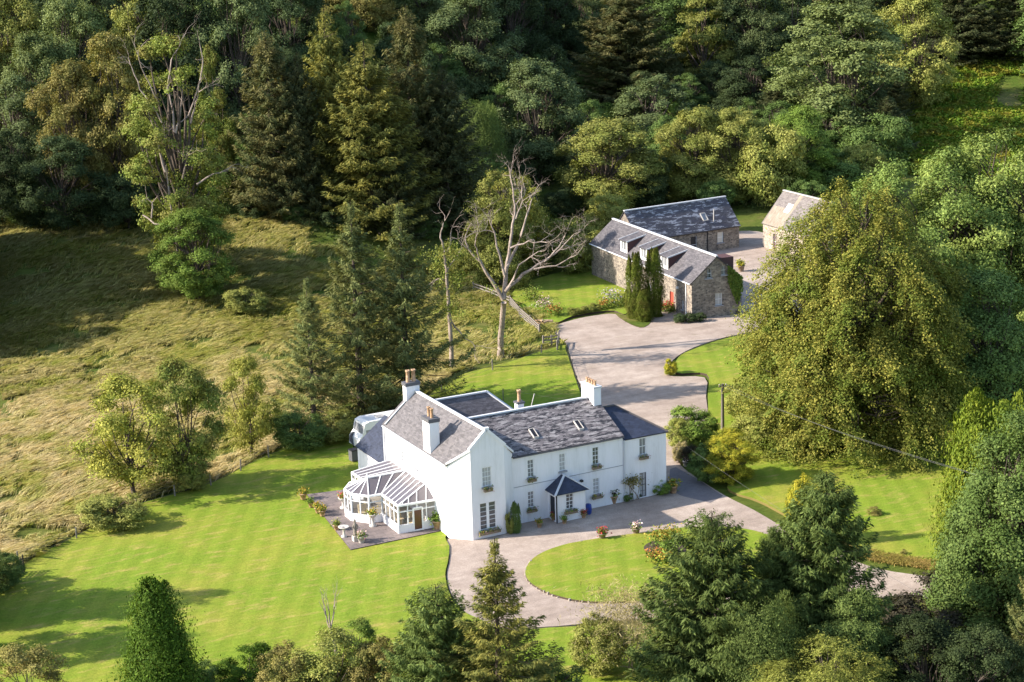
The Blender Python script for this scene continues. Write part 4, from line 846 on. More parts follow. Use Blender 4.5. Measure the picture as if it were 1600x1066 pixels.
def spruce(seed, h=20.0, r=4.2, dens=1.0, droop=0.35, cb=0.04, leaf=0.62, power=0.85, sprays=46, tip_up=0.25, ragged=0.25, cone=1.0):
    rng = np.random.default_rng(seed); tk = MB(); tk.smooth = True
    tk.tube([(0, 0, -0.4), (0, 0, h*0.4), (0, 0, h*0.8), (0, 0, h)], [h*0.0145, h*0.0095, h*0.004, 0.02], 7)
    P = []; Nn = []; A = []; Sz = []
    z = h*cb
    lev = 0
    while z < h*0.985:
        t = (z-h*cb)/(h-h*cb); Lb = r*((1-t)**power)*(0.75+0.25*min(1, t/0.12)); nb = int(rng.integers(6, 9)*dens) if t < 0.9 else 5
        a0 = rng.uniform(0, 6.28)
        for k in range(nb):
            a = a0+6.283*k/nb+rng.normal()*0.3; z = z+rng.normal()*h*0.004; Lk = max(0.22, Lb*rng.uniform(1-ragged*1.6, 1+ragged*0.7)); dr = droop*rng.uniform(0.5, 1.4)*(1-0.7*t)+(-0.35*t)
            dirh = np.array([math.cos(a), math.sin(a), 0]); side = np.array([-math.sin(a), math.cos(a), 0])
            sN = max(6, int(sprays*(Lk/r)**0.9)); s = np.sqrt(rng.uniform(0.02, 1, sN)); 
            zz = -dr*Lk*s+tip_up*Lk*s**3
            base = np.array([0, 0, z])+dirh*(Lk*s)[:, None]; base[:, 2] += zz
            wdt = 0.26*Lk*(1.15-s)+0.12; lat = rng.uniform(-1, 1, sN)
            base += side*(lat*wdt)[:, None]; base[:, 2] -= np.abs(lat)*wdt*0.35+rng.uniform(-0.35, 0.75, sN)*leaf
            ax = dirh*0.8+side*lat[:, None]*0.9+np.array([0, 0, -0.35])+rng.normal(size=(sN, 3))*0.22
            nr = np.array([0, 0, 0.8])+dirh*0.5+rng.normal(size=(sN, 3))*0.6
            P.append(base); A.append(ax); Nn.append(nr); Sz.append(leaf*rng.uniform(0.55, 1.25, sN)*(0.6 if t > 0.85 else 1))
            if lev % 2 == 0 and Lk > 0.6: e = np.array([0, 0, z])+dirh*Lk*0.8+np.array([0, 0, -dr*Lk*0.8+tip_up*Lk*0.5]); tk.tube([(0, 0, z), tuple(e)], [0.035+Lk*0.008, 0.012], 3)
        z += h*0.019*(1.15-0.55*t)*rng.uniform(0.8, 1.2)/max(0.6, dens**0.5); lev += 1
    V = leaf_quads(np.concatenate(P), np.concatenate(Nn), np.concatenate(Sz), rng, 0.24, np.concatenate(A), 0.05)
    return tk, V
def plume(seed, h=8.0, r=2.0, n=16000, leaf=0.30, shape='cone', plumes=40, rag=0.18, up=0.9, cb=0.0):
    """cypress or yew: upright sprays over a body of many overlapping plumes"""
    rng = np.random.default_rng(seed)
    def rad_(t):
        if shape == 'cone': return np.clip(np.minimum((1-t)*1.22, 1.0)**0.85*np.minimum(1, 0.72+t*1.6), 0.03, 1)
        if shape == 'column': return np.clip(np.minimum(1, ((1-t)*2.6))**0.75*np.minimum(1, 0.7+t*1.5), 0.05, 1)
        if shape == 'spire': return np.clip((1-t)**0.72, 0.03, 1)*np.minimum(1, 0.8+t*2)
        return np.sqrt(np.clip(1-(2*t-0.75)**2/1.6, 0.02, 1))
    pa = rng.uniform(0, 6.283, plumes); pt = rng.uniform(0.0, 0.9, plumes); pr = rng.uniform(0.25, 0.5, plumes)*r; px_ = rad_(pt)*r*0.82
    ph = rng.uniform(0.12, 0.28, plumes)*h
    pc = np.c_[np.cos(pa)*px_, np.sin(pa)*px_, cb*h+pt*h*(1-cb)]
    w = pr*ph; k = rng.choice(plumes, size=int(n*0.7), p=w/w.sum()); s = rng.uniform(0, 1, len(k)); a = rng.uniform(0, 6.283, len(k))
    rr = pr[k]*(1-s)**0.7*(1+rng.normal(size=len(k))*rag)
    p1 = pc[k]+np.c_[np.cos(a)*rr, np.sin(a)*rr, (s-0.35)*ph[k]*1.4]
    t = 1-np.sqrt(rng.uniform(0, 1, n-len(k))); a2 = rng.uniform(0, 6.283, len(t)); r2 = rad_(t)*r*(0.80+rng.normal(size=len(t))*rag*0.6+0.12*np.sin(a2*7+t*9))
    p2 = np.c_[np.cos(a2)*r2, np.sin(a2)*r2, cb*h+t*h*(1-cb)]
    p = np.concatenate([p1, p2]); p[:, 2] = np.clip(p[:, 2], 0.1, h*1.02)
    o = unit(np.c_[p[:, :2], np.zeros(len(p))]); ax = o*0.45+np.array([0, 0, up])+rng.normal(size=p.shape)*0.3; nr = o+np.array([0, 0, 0.35])+rng.normal(size=p.shape)*0.45
    V = leaf_quads(p, nr, leaf*rng.uniform(0.55, 1.3, len(p)), rng, 0.42, ax)
    tk = MB(); tk.smooth = True; tk.tube([(0, 0, -0.3), (0, 0, h*0.5), (0, 0, h*0.9)], [h*0.022, h*0.014, 0.03], 7)
    return tk, V
def bare(seed, h, spread, r0, depth_=5, fork=0.42, up=0.35, trunk_frac=0.32, first=4, kink=0.16):
    rng = np.random.default_rng(seed); mb = MB(); mb.smooth = True
    def grow(p, d, Ls, r_, lev):
        k = 5; pts = [p]; q = np.array(p, float); dd = np.array(d, float)
        for j in range(k):
            dd = unit(dd+rng.normal(size=3)*kink+np.array([0, 0, 0.05])); q = q+dd*Ls/k; pts.append(q.copy())
        mb.tube(pts, [r_*(1-0.55*j/k) for j in range(k+1)], 7 if lev < 2 else (5 if lev < 4 else 4))
        if lev >= depth_: return
        n_ = int(rng.integers(2, 4)) if lev else first
        for j in range(n_):
            a = rng.uniform(0, 6.28) if lev else 6.28*j/n_+rng.normal()*0.3
            v = np.array([math.cos(a), math.sin(a), 0.0])*spread
            nd = unit(dd*(1-fork*0.4)+v*rng.uniform(0.5, 1.1)*fork*2+np.array([0, 0, up])*rng.uniform(0.2, 1))
            st = pts[-1] if j < 2 or not lev else pts[int(rng.integers(2, 5))]
            grow(st, nd, Ls*rng.uniform(0.58, 0.86) if lev else h*(1-trunk_frac)*rng.uniform(0.36, 0.5), r_*0.45*rng.uniform(0.75, 1.1) if lev else r_*0.42*rng.uniform(0.7, 1.1), lev+1)
    grow((0, 0, -0.3), (0.02, 0.02, 1), h*trunk_frac, r0, 0); return mb
PROTO = {}
def proto(key, fn):
    if key not in PROTO:
        tk, V = fn(); tm = tk.mesh('trunk'); tm.materials.append(M_bark); cm = np_mesh('crown', V, 4); cm.materials.append(L['sycamore'])
        co = V[:, 2]; PROTO[key] = (tm, cm, float(np.percentile(co, 99.7)), float(np.percentile(np.hypot(V[:, 0], V[:, 1]), 96)))
    return PROTO[key]
KINDS = {
 'broadA': lambda: broad(1, 17, 6.0, 0.0, 34, 820, 64, 0.28, 0.62, 0.34, 0.8, flat_=0.85),
 'broadB': lambda: broad(2, 17, 5.6, 0.0, 44, 900, 60, 0.27, 0.58, 0.29, 0.7, flat_=0.85),
 'broadC': lambda: broad(3, 18, 5.2, 0.0, 40, 820, 64, 0.28, 0.60, 0.34, 0.6, flat_=0.9, prof_=([0, .25, .55, .8, 1], [.75, 1, .85, .6, .12])),
 'tallA': lambda: broad(4, 20, 4.6, 0.04, 26, 460, 76, 0.32, 0.75, 0.36, 0.6, gaps=0.27),
 'ash': lambda: broad(6, 20, 6.2, 0.04, 40, 760, 64, 0.30, 0.68, 0.27, 0.65, gaps=0.28, trunks=3),
 'bush': lambda: broad(7, 6, 3.2, 0.0, 18, 300, 72, 0.21, 0.45, 0.38, 0.9),
 'bushB': lambda: broad(8, 6, 3.0, 0.0, 24, 320, 72, 0.19, 0.40, 0.33, 0.9),
 'airy': lambda: broad(9, 9, 3.2, 0.08, 22, 380, 56, 0.20, 0.5, 0.32, 0.75, gaps=0.28, trunks=2),
 'airyB': lambda: broad(10, 9, 3.2, 0.10, 20, 380, 56, 0.20, 0.5, 0.34, 0.8, gaps=0.27),
 'spruceA': lambda: spruce(21, 24, 5.4, 1.25, 0.36, 0.0, 0.50, 0.75, 170, 0.40, 0.34),
 'spruceB': lambda: spruce(22, 24, 5.2, 1.25, 0.48, 0.0, 0.50, 0.70, 170, 0.45, 0.32),
 'spruceC': lambda: spruce(23, 24, 5.8, 1.1, 0.30, 0.0, 0.52, 0.70, 180, 0.45, ragged=0.42),
 'youngA': lambda: spruce(24, 18, 4.5, 0.9, 0.26, 0.03, 0.34, 1.05, 250, 0.42, 0.40),
 'youngB': lambda: spruce(25, 18, 4.8, 0.9, 0.28, 0.04, 0.34, 1.02, 250, 0.42, 0.46),
 'cypress': lambda: plume(31, 8, 2.0, 64000, 0.17, 'cone', 60, 0.55, 0.7),
 'column': lambda: plume(32, 8, 1.25, 26000, 0.18, 'column', 40, 0.16, 1.3),
 'yewA': lambda: plume(33, 12, 4.2, 130000, 0.20, 'dome', 150, 0.42, 0.5),
 'yewB': lambda: plume(34, 12, 3.8, 110000, 0.20, 'spire', 120, 0.42, 0.7),
 'evergreen': lambda: broad(36, 12, 3.8, 0.0, 34, 1150, 100, 0.17, 0.55, 0.29, 0.30, gaps=0.18),
 'larch': lambda: broad(37, 10, 4.2, 0.05, 40, 700, 90, 0.20, 0.6, 0.24, 0.5, droop=0.5, asp=0.25),
 'fir': lambda: spruce(26, 13, 4.6, 1.35, 0.16, 0.0, 0.38, 0.58, 210, 0.30, 0.34),
 'firB': lambda: spruce(27, 14, 4.2, 1.35, 0.10, 0.0, 0.36, 0.66, 210, 0.34, 0.40),
 'feather': lambda: plume(35, 10, 3.4, 46000, 0.24, 'dome', 60, 0.40, 0.8),
}
def plant(kind, px, base, top, width, leafkey, label, cat='tree', name=None, group=None, bark=None, p=None, hz=None, world=None, rot=None):
    """a tree whose foot is at pixel (px, base) of the land, as tall and wide as it appears"""
    p = np.array(world) if world is not None else at(px, base) if p is None else p
    k = FPX/depth(p); h = hz or height_to(p, px, top); w = width/k
    tm, cm, ph, pr = proto(kind, KINDS[kind])
    o = thing(name or 'tree', label, cat, (p[0], p[1], float(ground_z(p[0], p[1]))+0.05), RNG.uniform(0, 6.28) if rot is None else rot, group)
    o.scale = (w/2/pr, w/2/pr, h/ph)
    t = link('trunk', tm, None, o); c = link('crown', cm, None, o)
    for q, m in ((t, bark or M_bark), (c, L[leafkey])): q.material_slots[0].link = 'OBJECT'; q.material_slots[0].material = m
    return o

# ---- the wood on the hillside, left half
HG = None
T = plant
T('broadC', 45, 300, 115, 120, 'bluegreen', 'dull blue-green broadleaf tree at the far left, below the pale green crowns')
T('broadB', 75, 262, 48, 125, 'ashgrey', 'pale green broadleaf tree behind the dull blue-green tree at the far left')
T('broadA', 128, 235, -5, 130, 'ashgrey', 'tall pale green tree near the top left with a thin grey stem showing')
T('broadB', 128, 330, 92, 120, 'brown', 'olive-brown broadleaf tree left of the feathery brown tree')
T('ash', 190, 325, 48, 125, 'brown', 'feathery golden-brown tree just left of the ivy-clad dying tree')
T('broadC', 25, 345, 200, 105, 'dark', 'low dark green tree at the left edge over the shaded field')
T('broadA', 108, 352, 208, 125, 'dark', 'dark green leaning tree at the edge of the shaded field, its trunk showing')
T('bushB', 200, 350, 262, 100, 'dark', 'dark brownish bush under the feathery golden-brown tree')
T('bush', 245, 335, 288, 60, 'olive', 'small yellowish bush left of the ivy-clad dying tree')
T('broadA', 290, 205, -40, 150, 'dark', 'large dark broadleaf tree behind the dying tree at the top')
T('broadB', 30, 215, -45, 130, 'olive', 'olive broadleaf tree at the top left corner')
T('broadC', 225, 185, -30, 100, 'olive', 'narrow olive tree at the top edge between pale green and dark crowns')
T('broadA', 385, 210, -30, 130, 'bluegreen', 'blue-green tree at the top edge left of the first tall spruce')
T('broadB', 455, 130, -45, 130, 'dark', 'dark round crown at the top edge above the first tall spruces')
T('broadC', 562, 48, -70, 110, 'brown', 'pinkish-brown tree at the top edge above the sunlit hill clearing')
T('broadA', 660, 60, -70, 130, 'bluegreen', 'grey-green tree at the top edge right of the sunlit hill clearing')
T('broadB', 740, 165, -20, 150, 'bluegreen', 'big dark-trunked broadleaf tree behind the brown-tipped spruce')
T('broadA', 805, 120, -50, 110, 'dark', 'very dark tree at the top edge right of the dark-trunked broadleaf')
T('broadC', 865, 115, -40, 100, 'dark', 'deep shaded tree at the top edge left of the big brown spruce')
S = lambda *a: plant(*a, group='spruces of the dark hillside stand')
S('spruceB', 432, 334, 55, 150, 'spruce_brown', 'leftmost tall spruce of the stand, brownish with sunlit flanks')
S('spruceC', 478, 330, 85, 110, 'spruce', 'shadowed dark spruce between the brownish leftmost spruce and the one with the pale spire')
S('spruceA', 522, 318, 22, 125, 'spruce_gold', 'slim spruce with a pale yellowish spire at the clearing edge')
S('spruceA', 582, 350, 68, 180, 'spruce_gold', 'broad golden-green spruce in the middle of the stand')
S('spruceB', 648, 335, 15, 150, 'spruce_brown', 'tallest spruce of the stand with a rusty brown top')
S('spruceC', 700, 352, 110, 165, 'spruce', 'dark blue-green spruce with long drooping boughs at the right of the stand')
S('spruceC', 620, 362, 215, 110, 'spruce', 'lower dark spruce in front of the golden-green spruce')
T('yewA', 752, 300, 155, 85, 'yew', 'dark bushy conifer with a brighter green top left of the mid-green sycamore')
T('broadB', 842, 272, 90, 150, 'bluegreen', 'rounded mid-green tree standing clear between the spruces and the chestnut')
T('broadC', 868, 215, 68, 80, 'dark', 'darker small crown rising behind the rounded mid-green tree')
T('spruceA', 980, 165, -30, 175, 'spruce_brown', 'great brown-tipped spruce at the top centre right')
T('broadA', 905, 300, 225, 50, 'dark', 'small dark tree in the shade left of the chestnut')
T('broadC', 1022, 235, 115, 130, 'bluegreen', 'grey-green broadleaf tree below the great brown spruce')
T('bush', 928, 225, 158, 70, 'bright', 'small bright green tree just behind the chestnut, left one of two')
T('bushB', 1052, 235, 152, 70, 'bright', 'small bright green tree behind the olive thicket, right one of two')
T('broadA', 952, 332, 186, 165, 'olive', 'rounded chestnut tree freckled with pinkish-brown seed heads behind the cottage', bark=M_bark)
T('broadB', 1085, 312, 165, 120, 'olive', 'left crown of the two olive-green crowns behind the lichened barn')
T('broadB', 1150, 312, 168, 120, 'olive', 'right crown of the two olive-green crowns behind the lichened barn')
T('bush', 1200, 318, 196, 110, 'olive', 'olive bushy tree behind the gap between barn and stable')
T('broadC', 1168, 195, 88, 110, 'dark', 'dark round tree in the shade above the olive crowns')
T('broadA', 1170, 130, -25, 130, 'bluegreen', 'large grey-green tree at the top edge right of the great brown spruce')
T('tallA', 1100, 140, -25, 90, 'olive', 'slim yellowish tree at the top edge between the great spruce and the grey-green tree')
T('ash', 1310, 225, 2, 215, 'ashgrey', 'tall light green ash showing several pale trunks, upper right')
T('broadB', 1425, 165, -15, 135, 'olive', 'olive tree against the dark conifers right of the tall ash')
T('bush', 1362, 266, 178, 115, 'sycamore', 'dense rounded green bush at the foot of the tall ash, by the bracken')
T('bushB', 1345, 295, 222, 80, 'olive', 'grey-olive willow bush below the dense rounded bush')
T('broadB', 1245, 302, 165, 120, 'bright', 'fresh green tree below the tall ash, behind the stable')
T('bush', 1300, 300, 235, 100, 'sycamore', 'low green thicket between the stable roof and the dense rounded bush')
T('spruceB', 1500, 88, -60, 150, 'spruce', 'dark spruce at the top right above the bracken slope')
T('spruceC', 1580, 82, -60, 150, 'spruce', 'dark spruce in the very top right corner')
T('tallA', 1240, 130, -20, 90, 'bluegreen', 'dull green tree behind the left side of the tall ash')
T('bushB', 948, 362, 300, 70, 'olive', 'pale olive willow shrub against the end of the lichened barn')
T('bush', 905, 425, 342, 90, 'olive', 'olive fruit tree at the far corner of the stone cottage')
plant('broadC', 0, 0, 0, 110, 'olive', 'olive-green tree beyond the end of the cottage, shading its far roof', p=np.array([42.5, 79.0, float(hill(42.5, 79.0))]), hz=14.5)
T('bush', 865, 412, 350, 80, 'sycamore', 'green shrub left of the fruit tree by the cottage lawn')
T('broadC', 806, 425, 272, 118, 'birchleaf', 'golden-green birch rising behind the great bare dead tree', bark=M_birch)
T('bushB', 735, 430, 385, 70, 'olive', 'low olive bush on the slope left of the bare dead tree')
# backs of the wood: nothing tells these crowns apart
for i, (px, by, tp, w) in enumerate([(-60, 250, 20, 130), (-75, 330, 170, 120), (340, 120, -80, 130), (520, 20, -110, 110), (940, 90, -80, 120), (1040, 110, -60, 120), (1260, 60, -70, 130), (1340, 60, -70, 140), (1440, 70, -80, 120), (90, 150, -70, 130), (180, 130, -70, 130), (1655, 110, -40, 140),
                                     (720, 30, -110, 120), (620, 0, -120, 110), (860, 40, -90, 110), (1130, 60, -80, 120), (1000, 60, -90, 110)]):
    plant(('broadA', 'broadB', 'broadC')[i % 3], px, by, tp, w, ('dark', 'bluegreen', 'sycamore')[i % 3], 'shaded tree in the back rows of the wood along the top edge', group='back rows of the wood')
for i, (px, by, tp, w) in enumerate([(-95, 420, 240, 150), (-130, 500, 300, 170), (-215, 430, 190, 180), (-60, 385, 250, 90), (-330, 560, 300, 190), (-300, 470, 200, 200), (-230, 520, 330, 170), (-150, 455, 190, 170), (-180, 420, 200, 160), (-45, 470, 330, 90), (-110, 540, 370, 120), (-100, 430, 120, 150), (-130, 395, 110, 150), (-115, 480, 175, 150)]):
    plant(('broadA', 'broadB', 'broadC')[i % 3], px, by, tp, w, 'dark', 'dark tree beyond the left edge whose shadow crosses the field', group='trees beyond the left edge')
plant('broadC', -75, 965, 730, 150, 'olive', 'tree beyond the left edge shading the corner of the lawn', group='trees beyond the lawn corner')
plant('broadA', -80, 1030, 830, 140, 'olive', 'tree beyond the left edge shading the corner of the lawn', group='trees beyond the lawn corner')
# understorey along the wood edge
US = [(160, 340, 300, 60), (40, 345, 305, 70), (400, 340, 312, 50), (460, 345, 318, 40), (810, 300, 255, 60), (760, 330, 290, 60), (1010, 320, 270, 70), (1120, 330, 280, 60), (880, 335, 290, 60), (1260, 330, 280, 70), (520, 352, 325, 40), (670, 370, 335, 60)]
for i, (px, by, tp, w) in enumerate(US):
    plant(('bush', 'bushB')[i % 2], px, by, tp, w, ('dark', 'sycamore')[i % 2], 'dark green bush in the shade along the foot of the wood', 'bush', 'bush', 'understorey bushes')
FP = [np.array(o_.location[:2]) for o_ in COL.objects if o_.type == 'EMPTY' and o_.get('category') == 'tree']; nf = 0
for s_ in np.arange(196, 400, 8.5):
    for l_ in np.arange(-95, 125, 8.5):
        ss_, ll_ = s_+RNG.uniform(-3, 3), l_+RNG.uniform(-3, 3); q = CAM[:2]+FH*ss_+RH*ll_
        if ss_ < 168+82*float(sstep(-28, 14, ll_))+(36 if ll_ < -5 else 10) or nf >= 150: continue
        if min(np.linalg.norm(q-f_) for f_ in FP) < 6.2: continue
        X_, Y_ = np.array([q[0]]), np.array([q[1]])
        if in_poly(X_, Y_, CLEAR)[0] or in_poly(X_, Y_, FIELD2)[0] or in_poly(X_, Y_, FIELD)[0]: continue
        FP.append(q); nf += 1; kk = int(RNG.integers(0, 5)); pz_ = float(hill(q[0], q[1])); P3 = np.array([q[0], q[1], pz_]); h_ = RNG.uniform(7, 12.5)
        plant(('broadA', 'broadB', 'broadC', 'spruceA', 'bush')[kk], 0, 0, 0, FPX/depth(P3)*RNG.uniform(6.5, 9.5), ('dark', 'bluegreen', 'sycamore', 'spruce', 'dark')[kk], 'smaller tree standing in the shade deep inside the hillside wood', group='smaller trees inside the wood', p=P3, hz=h_)
# ---- ivy-clad dying tree: foliage column with bleached limbs
def limb_tree(o, mb, p, limbs, px_per_m, rng, twigs=3, tw=0.06, fwd=0.0):
    """limbs given as rows of (pixel x, pixel y, radius): measured heights and spreads round the foot p, with a depth of their own"""
    k = px_per_m; out = []
    for L_ in limbs:
        pts = []; d = rng.normal()*0.9; n_ = len(L_)
        for i, (x, y, r_) in enumerate(L_):
            dx = (x-p[3])/k; dz = (p[4]-y)/k/math.cos(PITCH); dd = d*i/max(1, n_-1)*2.0-fwd
            pts.append(np.array([RH[0]*dx+FH[0]*dd, RH[1]*dx+FH[1]*dd, dz+dd*0.0]))
        if out and L_[0][3:] if False else False: pass
        fine = []; rr = []
        for i in range(n_-1):
            for t in (0, 0.34, 0.67): fine.append(pts[i]*(1-t)+pts[i+1]*t+rng.normal(size=3)*0.05); rr.append(L_[i][2]*(1-t)+L_[i+1][2]*t)
        fine.append(pts[-1]); rr.append(L_[-1][2]); mb.tube(fine, rr, 7); out.append((fine, rr))
    def tw_(q, d, ln, r_, lev):
        pts = [q]; dd = unit(d)
        for _ in range(4): dd = unit(dd+rng.normal(size=3)*0.25+(0, 0, 0.06)); pts.append(pts[-1]+dd*ln/4)
        mb.tube(pts, [r_*(1-0.7*j/4) for j in range(5)], 4)
        if lev < twigs:
            for _ in range(rng.integers(2, 4)): tw_(pts[int(rng.integers(2, 5))], dd+rng.normal(size=3)*0.55, ln*rng.uniform(0.5, 0.8), r_*0.55, lev+1)
    for fine, rr in out[1:]:
        n_ = len(fine)
        for i in range(n_//2, n_):
            if i == n_-1 or rng.random() < 0.55: d = fine[i]-fine[i-1]; tw_(fine[i], unit(d)+rng.normal(size=3)*(0.2 if i == n_-1 else 0.6), rng.uniform(1.2, 2.4), min(tw, rr[i]*0.8), 1)
def ivy_tree():
    p = at(290, 425); k = FPX/depth(p); h = height_to(p, 275, 62); z = float(ground_z(p[0], p[1]))
    o = thing('tree', 'half-dead ivy-clad tree with bleached bare limbs rising over the field', 'tree', (p[0], p[1], z))
    tk, V = broad(51, h*1.02, 62/k*1.25, 0.06, 42, 820, 72, 0.28, 0.68, 0.30, 0.7, gaps=0.14)
    t = tk.build('trunk', M_bark, o); c = link('crown', np_mesh('crown', V, 4), L['ivy'], o); rng = np.random.default_rng(52); mb = MB(); mb.smooth = True
    limbs = [[(290, 425, 0.124), (288, 330, 0.124), (285, 250, 0.093)], [(278, 262, 0.161), (272, 228, 0.124), (266, 205, 0.087), (258, 184, 0.043)], [(272, 228, 0.074), (281, 216, 0.056), (288, 210, 0.031)], [(298, 205, 0.149), (296, 172, 0.112), (290, 140, 0.056)], [(300, 205, 0.136), (308, 180, 0.105), (313, 148, 0.05)], [(308, 190, 0.074), (318, 184, 0.043)],
             [(324, 192, 0.124), (333, 162, 0.087), (342, 146, 0.062), (356, 137, 0.031)], [(304, 272, 0.124), (313, 252, 0.093), (320, 236, 0.05)], [(325, 282, 0.124), (350, 268, 0.093), (368, 263, 0.068), (384, 255, 0.037)], [(253, 330, 0.124), (255, 308, 0.087), (247, 300, 0.043)], [(240, 325, 0.099), (262, 334, 0.099), (285, 338, 0.062)], [(282, 190, 0.099), (252, 140, 0.074), (240, 110, 0.056), (236, 92, 0.031)], [(292, 150, 0.087), (300, 100, 0.068), (312, 80, 0.05), (322, 62, 0.031)], [(322, 180, 0.112), (345, 128, 0.087), (350, 100, 0.074), (347, 72, 0.037)], [(278, 160, 0.087), (262, 120, 0.068), (256, 90, 0.05), (250, 62, 0.025)]]
    limb_tree(o, mb, (p[0], p[1], z, 290, 425), limbs, k, rng, 2, 0.05, 3.4); mb.build('bare_limbs', M_dead, o)
ivy_tree()
T('broadB', 308, 462, 322, 130, 'bright', 'fresh green bushy tree with yellowing skirts at the foot of the ivy-clad dying tree')
T('bush', 385, 480, 440, 70, 'olive', 'scrubby thorn bush on the slope right of the fresh green bushy tree', 'bush', 'bush')
T('tallA', 347, 330, 72, 60, 'ivy', 'narrow ivy-covered dead stem right of the half-dead tree')
# ---- trees round the lawn
T('youngA', 565, 650, 322, 165, 'spruce_blue', 'left one of the two tall young spruces behind the house, with a thin spire')
T('youngB', 638, 638, 322, 190, 'spruce_blue', 'right one of the two tall young spruces behind the house, with a ragged top')
T('youngA', 492, 672, 438, 120, 'spruce_blue', 'shorter young spruce at the left of the three behind the house')
def stag_tree():
    p = at(708, 578); h = height_to(p, 708, 345); z = 0.0
    o = thing('tree', 'half-dead tree with ivy tufts and broken top between the spruces and the bare tree', 'tree', (p[0], p[1], z))
    mb = MB(); mb.smooth = True; k = FPX/depth(p); rg_ = np.random.default_rng(61)
    limb_tree(o, mb, (p[0], p[1], 0, 708, 578), [[(708, 582, 0.26), (707, 530, 0.22), (705, 470, 0.19), (704, 420, 0.15), (702, 392, 0.12)], [(702, 394, 0.11), (696, 374, 0.08), (700, 358, 0.06), (707, 345, 0.03)], [(703, 402, 0.10), (711, 384, 0.07), (714, 362, 0.03)], [(705, 440, 0.10), (690, 436, 0.07), (676, 444, 0.03)],
        [(706, 500, 0.10), (726, 528, 0.07), (744, 540, 0.04), (770, 545, 0.02)], [(704, 425, 0.09), (716, 412, 0.06), (726, 400, 0.03)]], k, rg_, 2, 0.04); mb.build('trunk', M_dead, o)
    rng = np.random.default_rng(62); C = np.c_[rng.normal(size=(60, 2))*0.8, rng.uniform(0.35, 0.86, 60)*h]; C[:20, :2] *= 2.0
    pos = C[:, None, :]+rng.normal(size=(60, 50, 3))*(0.5, 0.5, 0.35); q = pos.reshape(-1, 3)
    link('crown', np_mesh('crown', leaf_quads(q, rng.normal(size=q.shape)+(0, 0, 0.6), rng.uniform(0.14, 0.32, len(q)), rng), 4), L['ivy'], o)
stag_tree()
def dead_tree():
    p = at(782, 557); k = FPX/depth(p); o = thing('dead_tree', 'great bare dead tree with bleached spreading limbs beside the drive', 'tree', (p[0], p[1], 0)); rng = np.random.default_rng(75); mb = MB(); mb.smooth = True
    limbs = [[(782, 562, 0.409), (783, 540, 0.33), (786, 505, 0.304), (790, 472, 0.297)], [(790, 474, 0.238), (772, 443, 0.185), (755, 415, 0.145), (738, 396, 0.106), (733, 378, 0.066), (738, 366, 0.04)], [(755, 415, 0.106), (752, 398, 0.079), (748, 382, 0.053), (752, 370, 0.033)],
             [(790, 474, 0.264), (794, 432, 0.211), (803, 395, 0.165), (811, 350, 0.112), (810, 318, 0.079), (806, 288, 0.04)], [(796, 425, 0.172), (815, 392, 0.132), (828, 355, 0.092), (842, 320, 0.053)], [(793, 436, 0.158), (784, 402, 0.119), (779, 372, 0.079), (770, 348, 0.04)],
             [(792, 462, 0.224), (822, 437, 0.172), (855, 418, 0.125), (880, 402, 0.079), (902, 380, 0.04)], [(855, 418, 0.099), (878, 398, 0.073), (890, 372, 0.04)], [(838, 428, 0.106), (872, 424, 0.079), (903, 408, 0.04)], [(803, 395, 0.119), (830, 385, 0.079), (858, 384, 0.04)], [(811, 352, 0.079), (824, 325, 0.053), (822, 300, 0.033)], [(800, 452, 0.132), (815, 420, 0.092), (840, 402, 0.053), (856, 396, 0.033)]]
    limb_tree(o, mb, (p[0], p[1], 0, 782, 562), limbs, k, rng, 4, 0.085); mb.build('trunk', M_dead, o)
    C = np.c_[rng.normal(size=(26, 2))*0.9, rng.uniform(0.4, 5.5, 26)]; C[:, 0] += 0.7
    q = (C[:, None, :]+rng.normal(size=(26, 50, 3))*(0.45, 0.45, 0.4)).reshape(-1, 3)
    link('ivy', np_mesh('ivy', leaf_quads(q, rng.normal(size=q.shape)+(0, 0, 0.6), rng.uniform(0.12, 0.28, len(q)), rng), 4), L['ivy'], o)
dead_tree()
T('airyB', 212, 778, 585, 150, 'birchleaf', 'yellowing thin-crowned tree on the lawn edge, left of the greener pair')
T('airy', 292, 765, 562, 125, 'ivy', 'greener thin-crowned tree on the lawn edge, middle of the three')
T('airyB', 392, 712, 552, 90, 'birchleaf', 'small thin-crowned tree on the lawn edge nearest the spruces')
T('bush', 180, 822, 770, 110, 'olive', 'scrubby thorn bush on the lawn edge under the yellowing tree', 'bush', 'bush')
T('bushB', 300, 765, 715, 70, 'olive', 'scrub at the foot of the greener thin-crowned tree', 'bush', 'bush')
T('bush', 470, 700, 640, 90, 'sycamore', 'green scrub under the shorter young spruce', 'bush', 'bush')
T('bush', 520, 690, 645, 80, 'olive', 'olive scrub between the shorter spruce and the tall pair', 'bush', 'bush')
T('bushB', 5, 920, 862, 70, 'sycamore', 'green bush behind the woven fence in the lawn corner', 'bush', 'bush')
